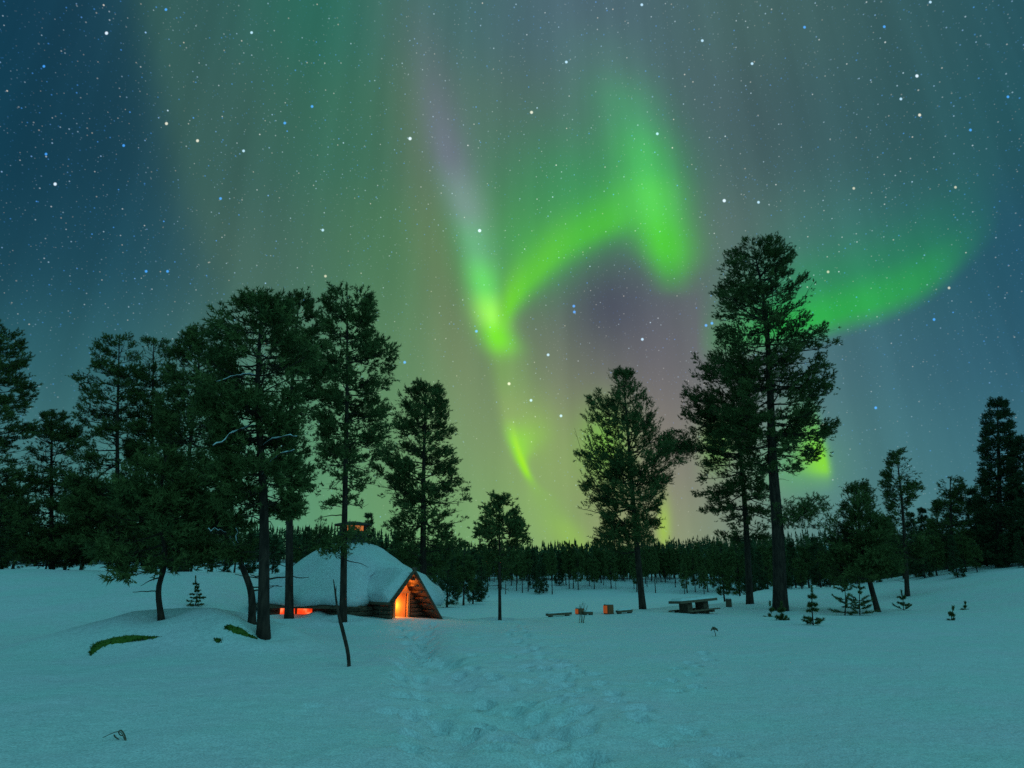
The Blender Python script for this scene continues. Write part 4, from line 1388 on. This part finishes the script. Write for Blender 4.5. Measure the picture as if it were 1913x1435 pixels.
def sapling(px, py, top_px, top_py, wl, seed, label, species='pine', whorls=5, K=46):
    p = ground_at(px, py)
    tpnt = at(top_px, top_py, p[1])
    h = tpnt[2] - p[2]
    k = p[1] / F_PX * 1.05
    R0 = wl * k
    rs_ = np.random.RandomState(seed)
    t = thing(species + '_sapling', label, 'sapling', p)
    tr = spline([np.array([0, 0, -.1]), (tpnt - p) * .5 + (rs_.normal(0, .05), rs_.normal(0, .05), 0), tpnt - p], 10)
    Buf().tube(tr, np.linspace(.012 + .012 * h, .008, 10), 6).obj('trunk', M_BARK, t, smooth=True)
    cb = Buf(); TP, TD, TL = [], [], []
    for w in range(whorls):
        f = .12 + .78 * w / max(1, whorls - .4)
        q = tr[int(f * 9)]
        r = R0 * (1.05 - f * .9) * rs_.uniform(.85, 1.1)
        nb = rs_.randint(2, 6)
        for b_ in range(nb):
            a = b_ * 6.283 / nb + w * 1.1 + rs_.normal(0, .25)
            hd_ = np.array([math.cos(a), math.sin(a), 0])
            l = r * rs_.uniform(.5, 1.2)
            up = .12 if species == 'spruce' else rs_.uniform(.0, .6)
            P = np.array([q, q + hd_ * l * .55 + (0, 0, l * up * .3), q + hd_ * l + (0, 0, l * up)])
            cb.tube(P, [.010, .008, .005], 4, 1, cap=False)
            for j in range(8):
                fj = .2 + .8 * j / 8
                TP.append(P[0] + (P[2] - P[0]) * fj + (0, 0, -.02)); TD.append(P[2] - P[1] + rs_.normal(0, .05, 3)); TL.append(max(.05, l * .25))
    for j in range(6):
        TP.append(tr[-1] * (.72 + .28 * j / 6)); TD.append(np.array([0, 0, 1.])); TL.append(.10)
    needles(cb, np.array(TP), np.array(TD), np.array(TL), K // 2, .10 if species == 'pine' else .055, .011, rs_)
    cb.obj('crown', [M_NEEDLE, M_TWIG], t)


sapling(365, 1132, 365, 1078, 17, 1, 'small tiered spruce seedling on the ridge slope beside the bent trunk', 'spruce', 7)
sapling(1519, 1169, 1517, 1098, 21, 2, 'separate pine sapling with drooping lower shoots right of the tallest pine', whorls=5)
sapling(1578, 1150, 1575, 1078, 34, 3, 'bushy pine sapling under the slanted trunked pine, closest to the separate sapling', whorls=6)
sapling(1606, 1150, 1606, 1084, 32, 4, 'bushy pine sapling in front of the slanted trunk base', whorls=6)
sapling(1688, 1140, 1684, 1104, 17, 5, 'lone little pine sapling below the slender pine', whorls=3)
sapling(1462, 1159, 1460, 1128, 12, 6, 'tiny pine sapling right at the foot of the tallest pine', whorls=3)
sapling(1437, 1152, 1439, 1126, 9, 7, 'tiny bent pine seedling on the picnic table side of the tallest pine', whorls=2)
sapling(1777, 1159, 1782, 1136, 9, 8, 'pine seedling tip sticking out of the open slope snow', whorls=2)
sapling(1802, 1139, 1804, 1127, 8, 9, 'smaller buried pine tip just uphill of another seedling tip', whorls=2)

# ------------------------------------------------------------------ moss showing on the drift
def moss(outline, label, seed):
    c = np.mean(outline, axis=0)
    rs_ = np.random.RandomState(seed)
    # densify the outline, fill it with rings towards its spine, lay it on the drift
    o_ = np.array(outline, float); n = len(o_)
    idx = np.linspace(0, n, 48, endpoint=False)
    ring = np.array([o_[int(i)] * (1 - i % 1) + o_[(int(i) + 1) % n] * (i % 1) for i in idx])
    ring += rs_.normal(0, .6, ring.shape)
    rows = []
    half = 24
    top_, bot = ring[:half], ring[half:][::-1]
    V = []
    for f in np.linspace(0, 1, 7):
        for k in range(half):
            q = top_[k] * (1 - f) + bot[k] * f
            p_ = ground_at(q[0], q[1])
            lift = .035 * math.sin(math.pi * f) ** .5 * (1 + .5 * rs_.rand()) - .006
            p_[2] = gz(p_[0], p_[1])
            V.append(p_ + (0, -lift * .6, lift))
    i_ = (np.arange(6)[:, None] * half + np.arange(half - 1)[None])
    V = np.array(V); org = V.mean(0)
    mb = Buf().add(V, np.stack([i_, i_ + half, i_ + half + 1, i_ + 1], -1).reshape(-1, 4))
    nt = int(40 + 120 * np.ptp(V[:, 0]))
    tq = V[rs_.randint(0, len(V), nt)] + rs_.normal(0, .012, (nt, 3)) * (1, 1, .3)
    needles(mb, tq, rs_.normal(0, .6, (nt, 3)) + (0, -.4, .5), np.full(nt, .015), 6, .022, .008, rs_)
    o = mb.obj('moss_patch', M_MOSS, origin=org)
    tag(o, label, 'moss')


moss([(168, 1222), (172, 1204), (190, 1195), (230, 1190), (305, 1190), (262, 1197), (230, 1201), (205, 1203), (188, 1210), (170, 1224)], 'long tapering moss patch showing through snow on the drift', 1)
moss([(419, 1183), (430, 1179), (455, 1181), (478, 1188), (480, 1193), (460, 1193), (438, 1191), (424, 1186)], 'short moss patch on the drift below the thick pine trunk', 2)
moss([(400, 1199), (405, 1199), (410, 1200), (413, 1202), (409, 1204), (404, 1203)], 'tiny moss spot low on the snow drift', 3)
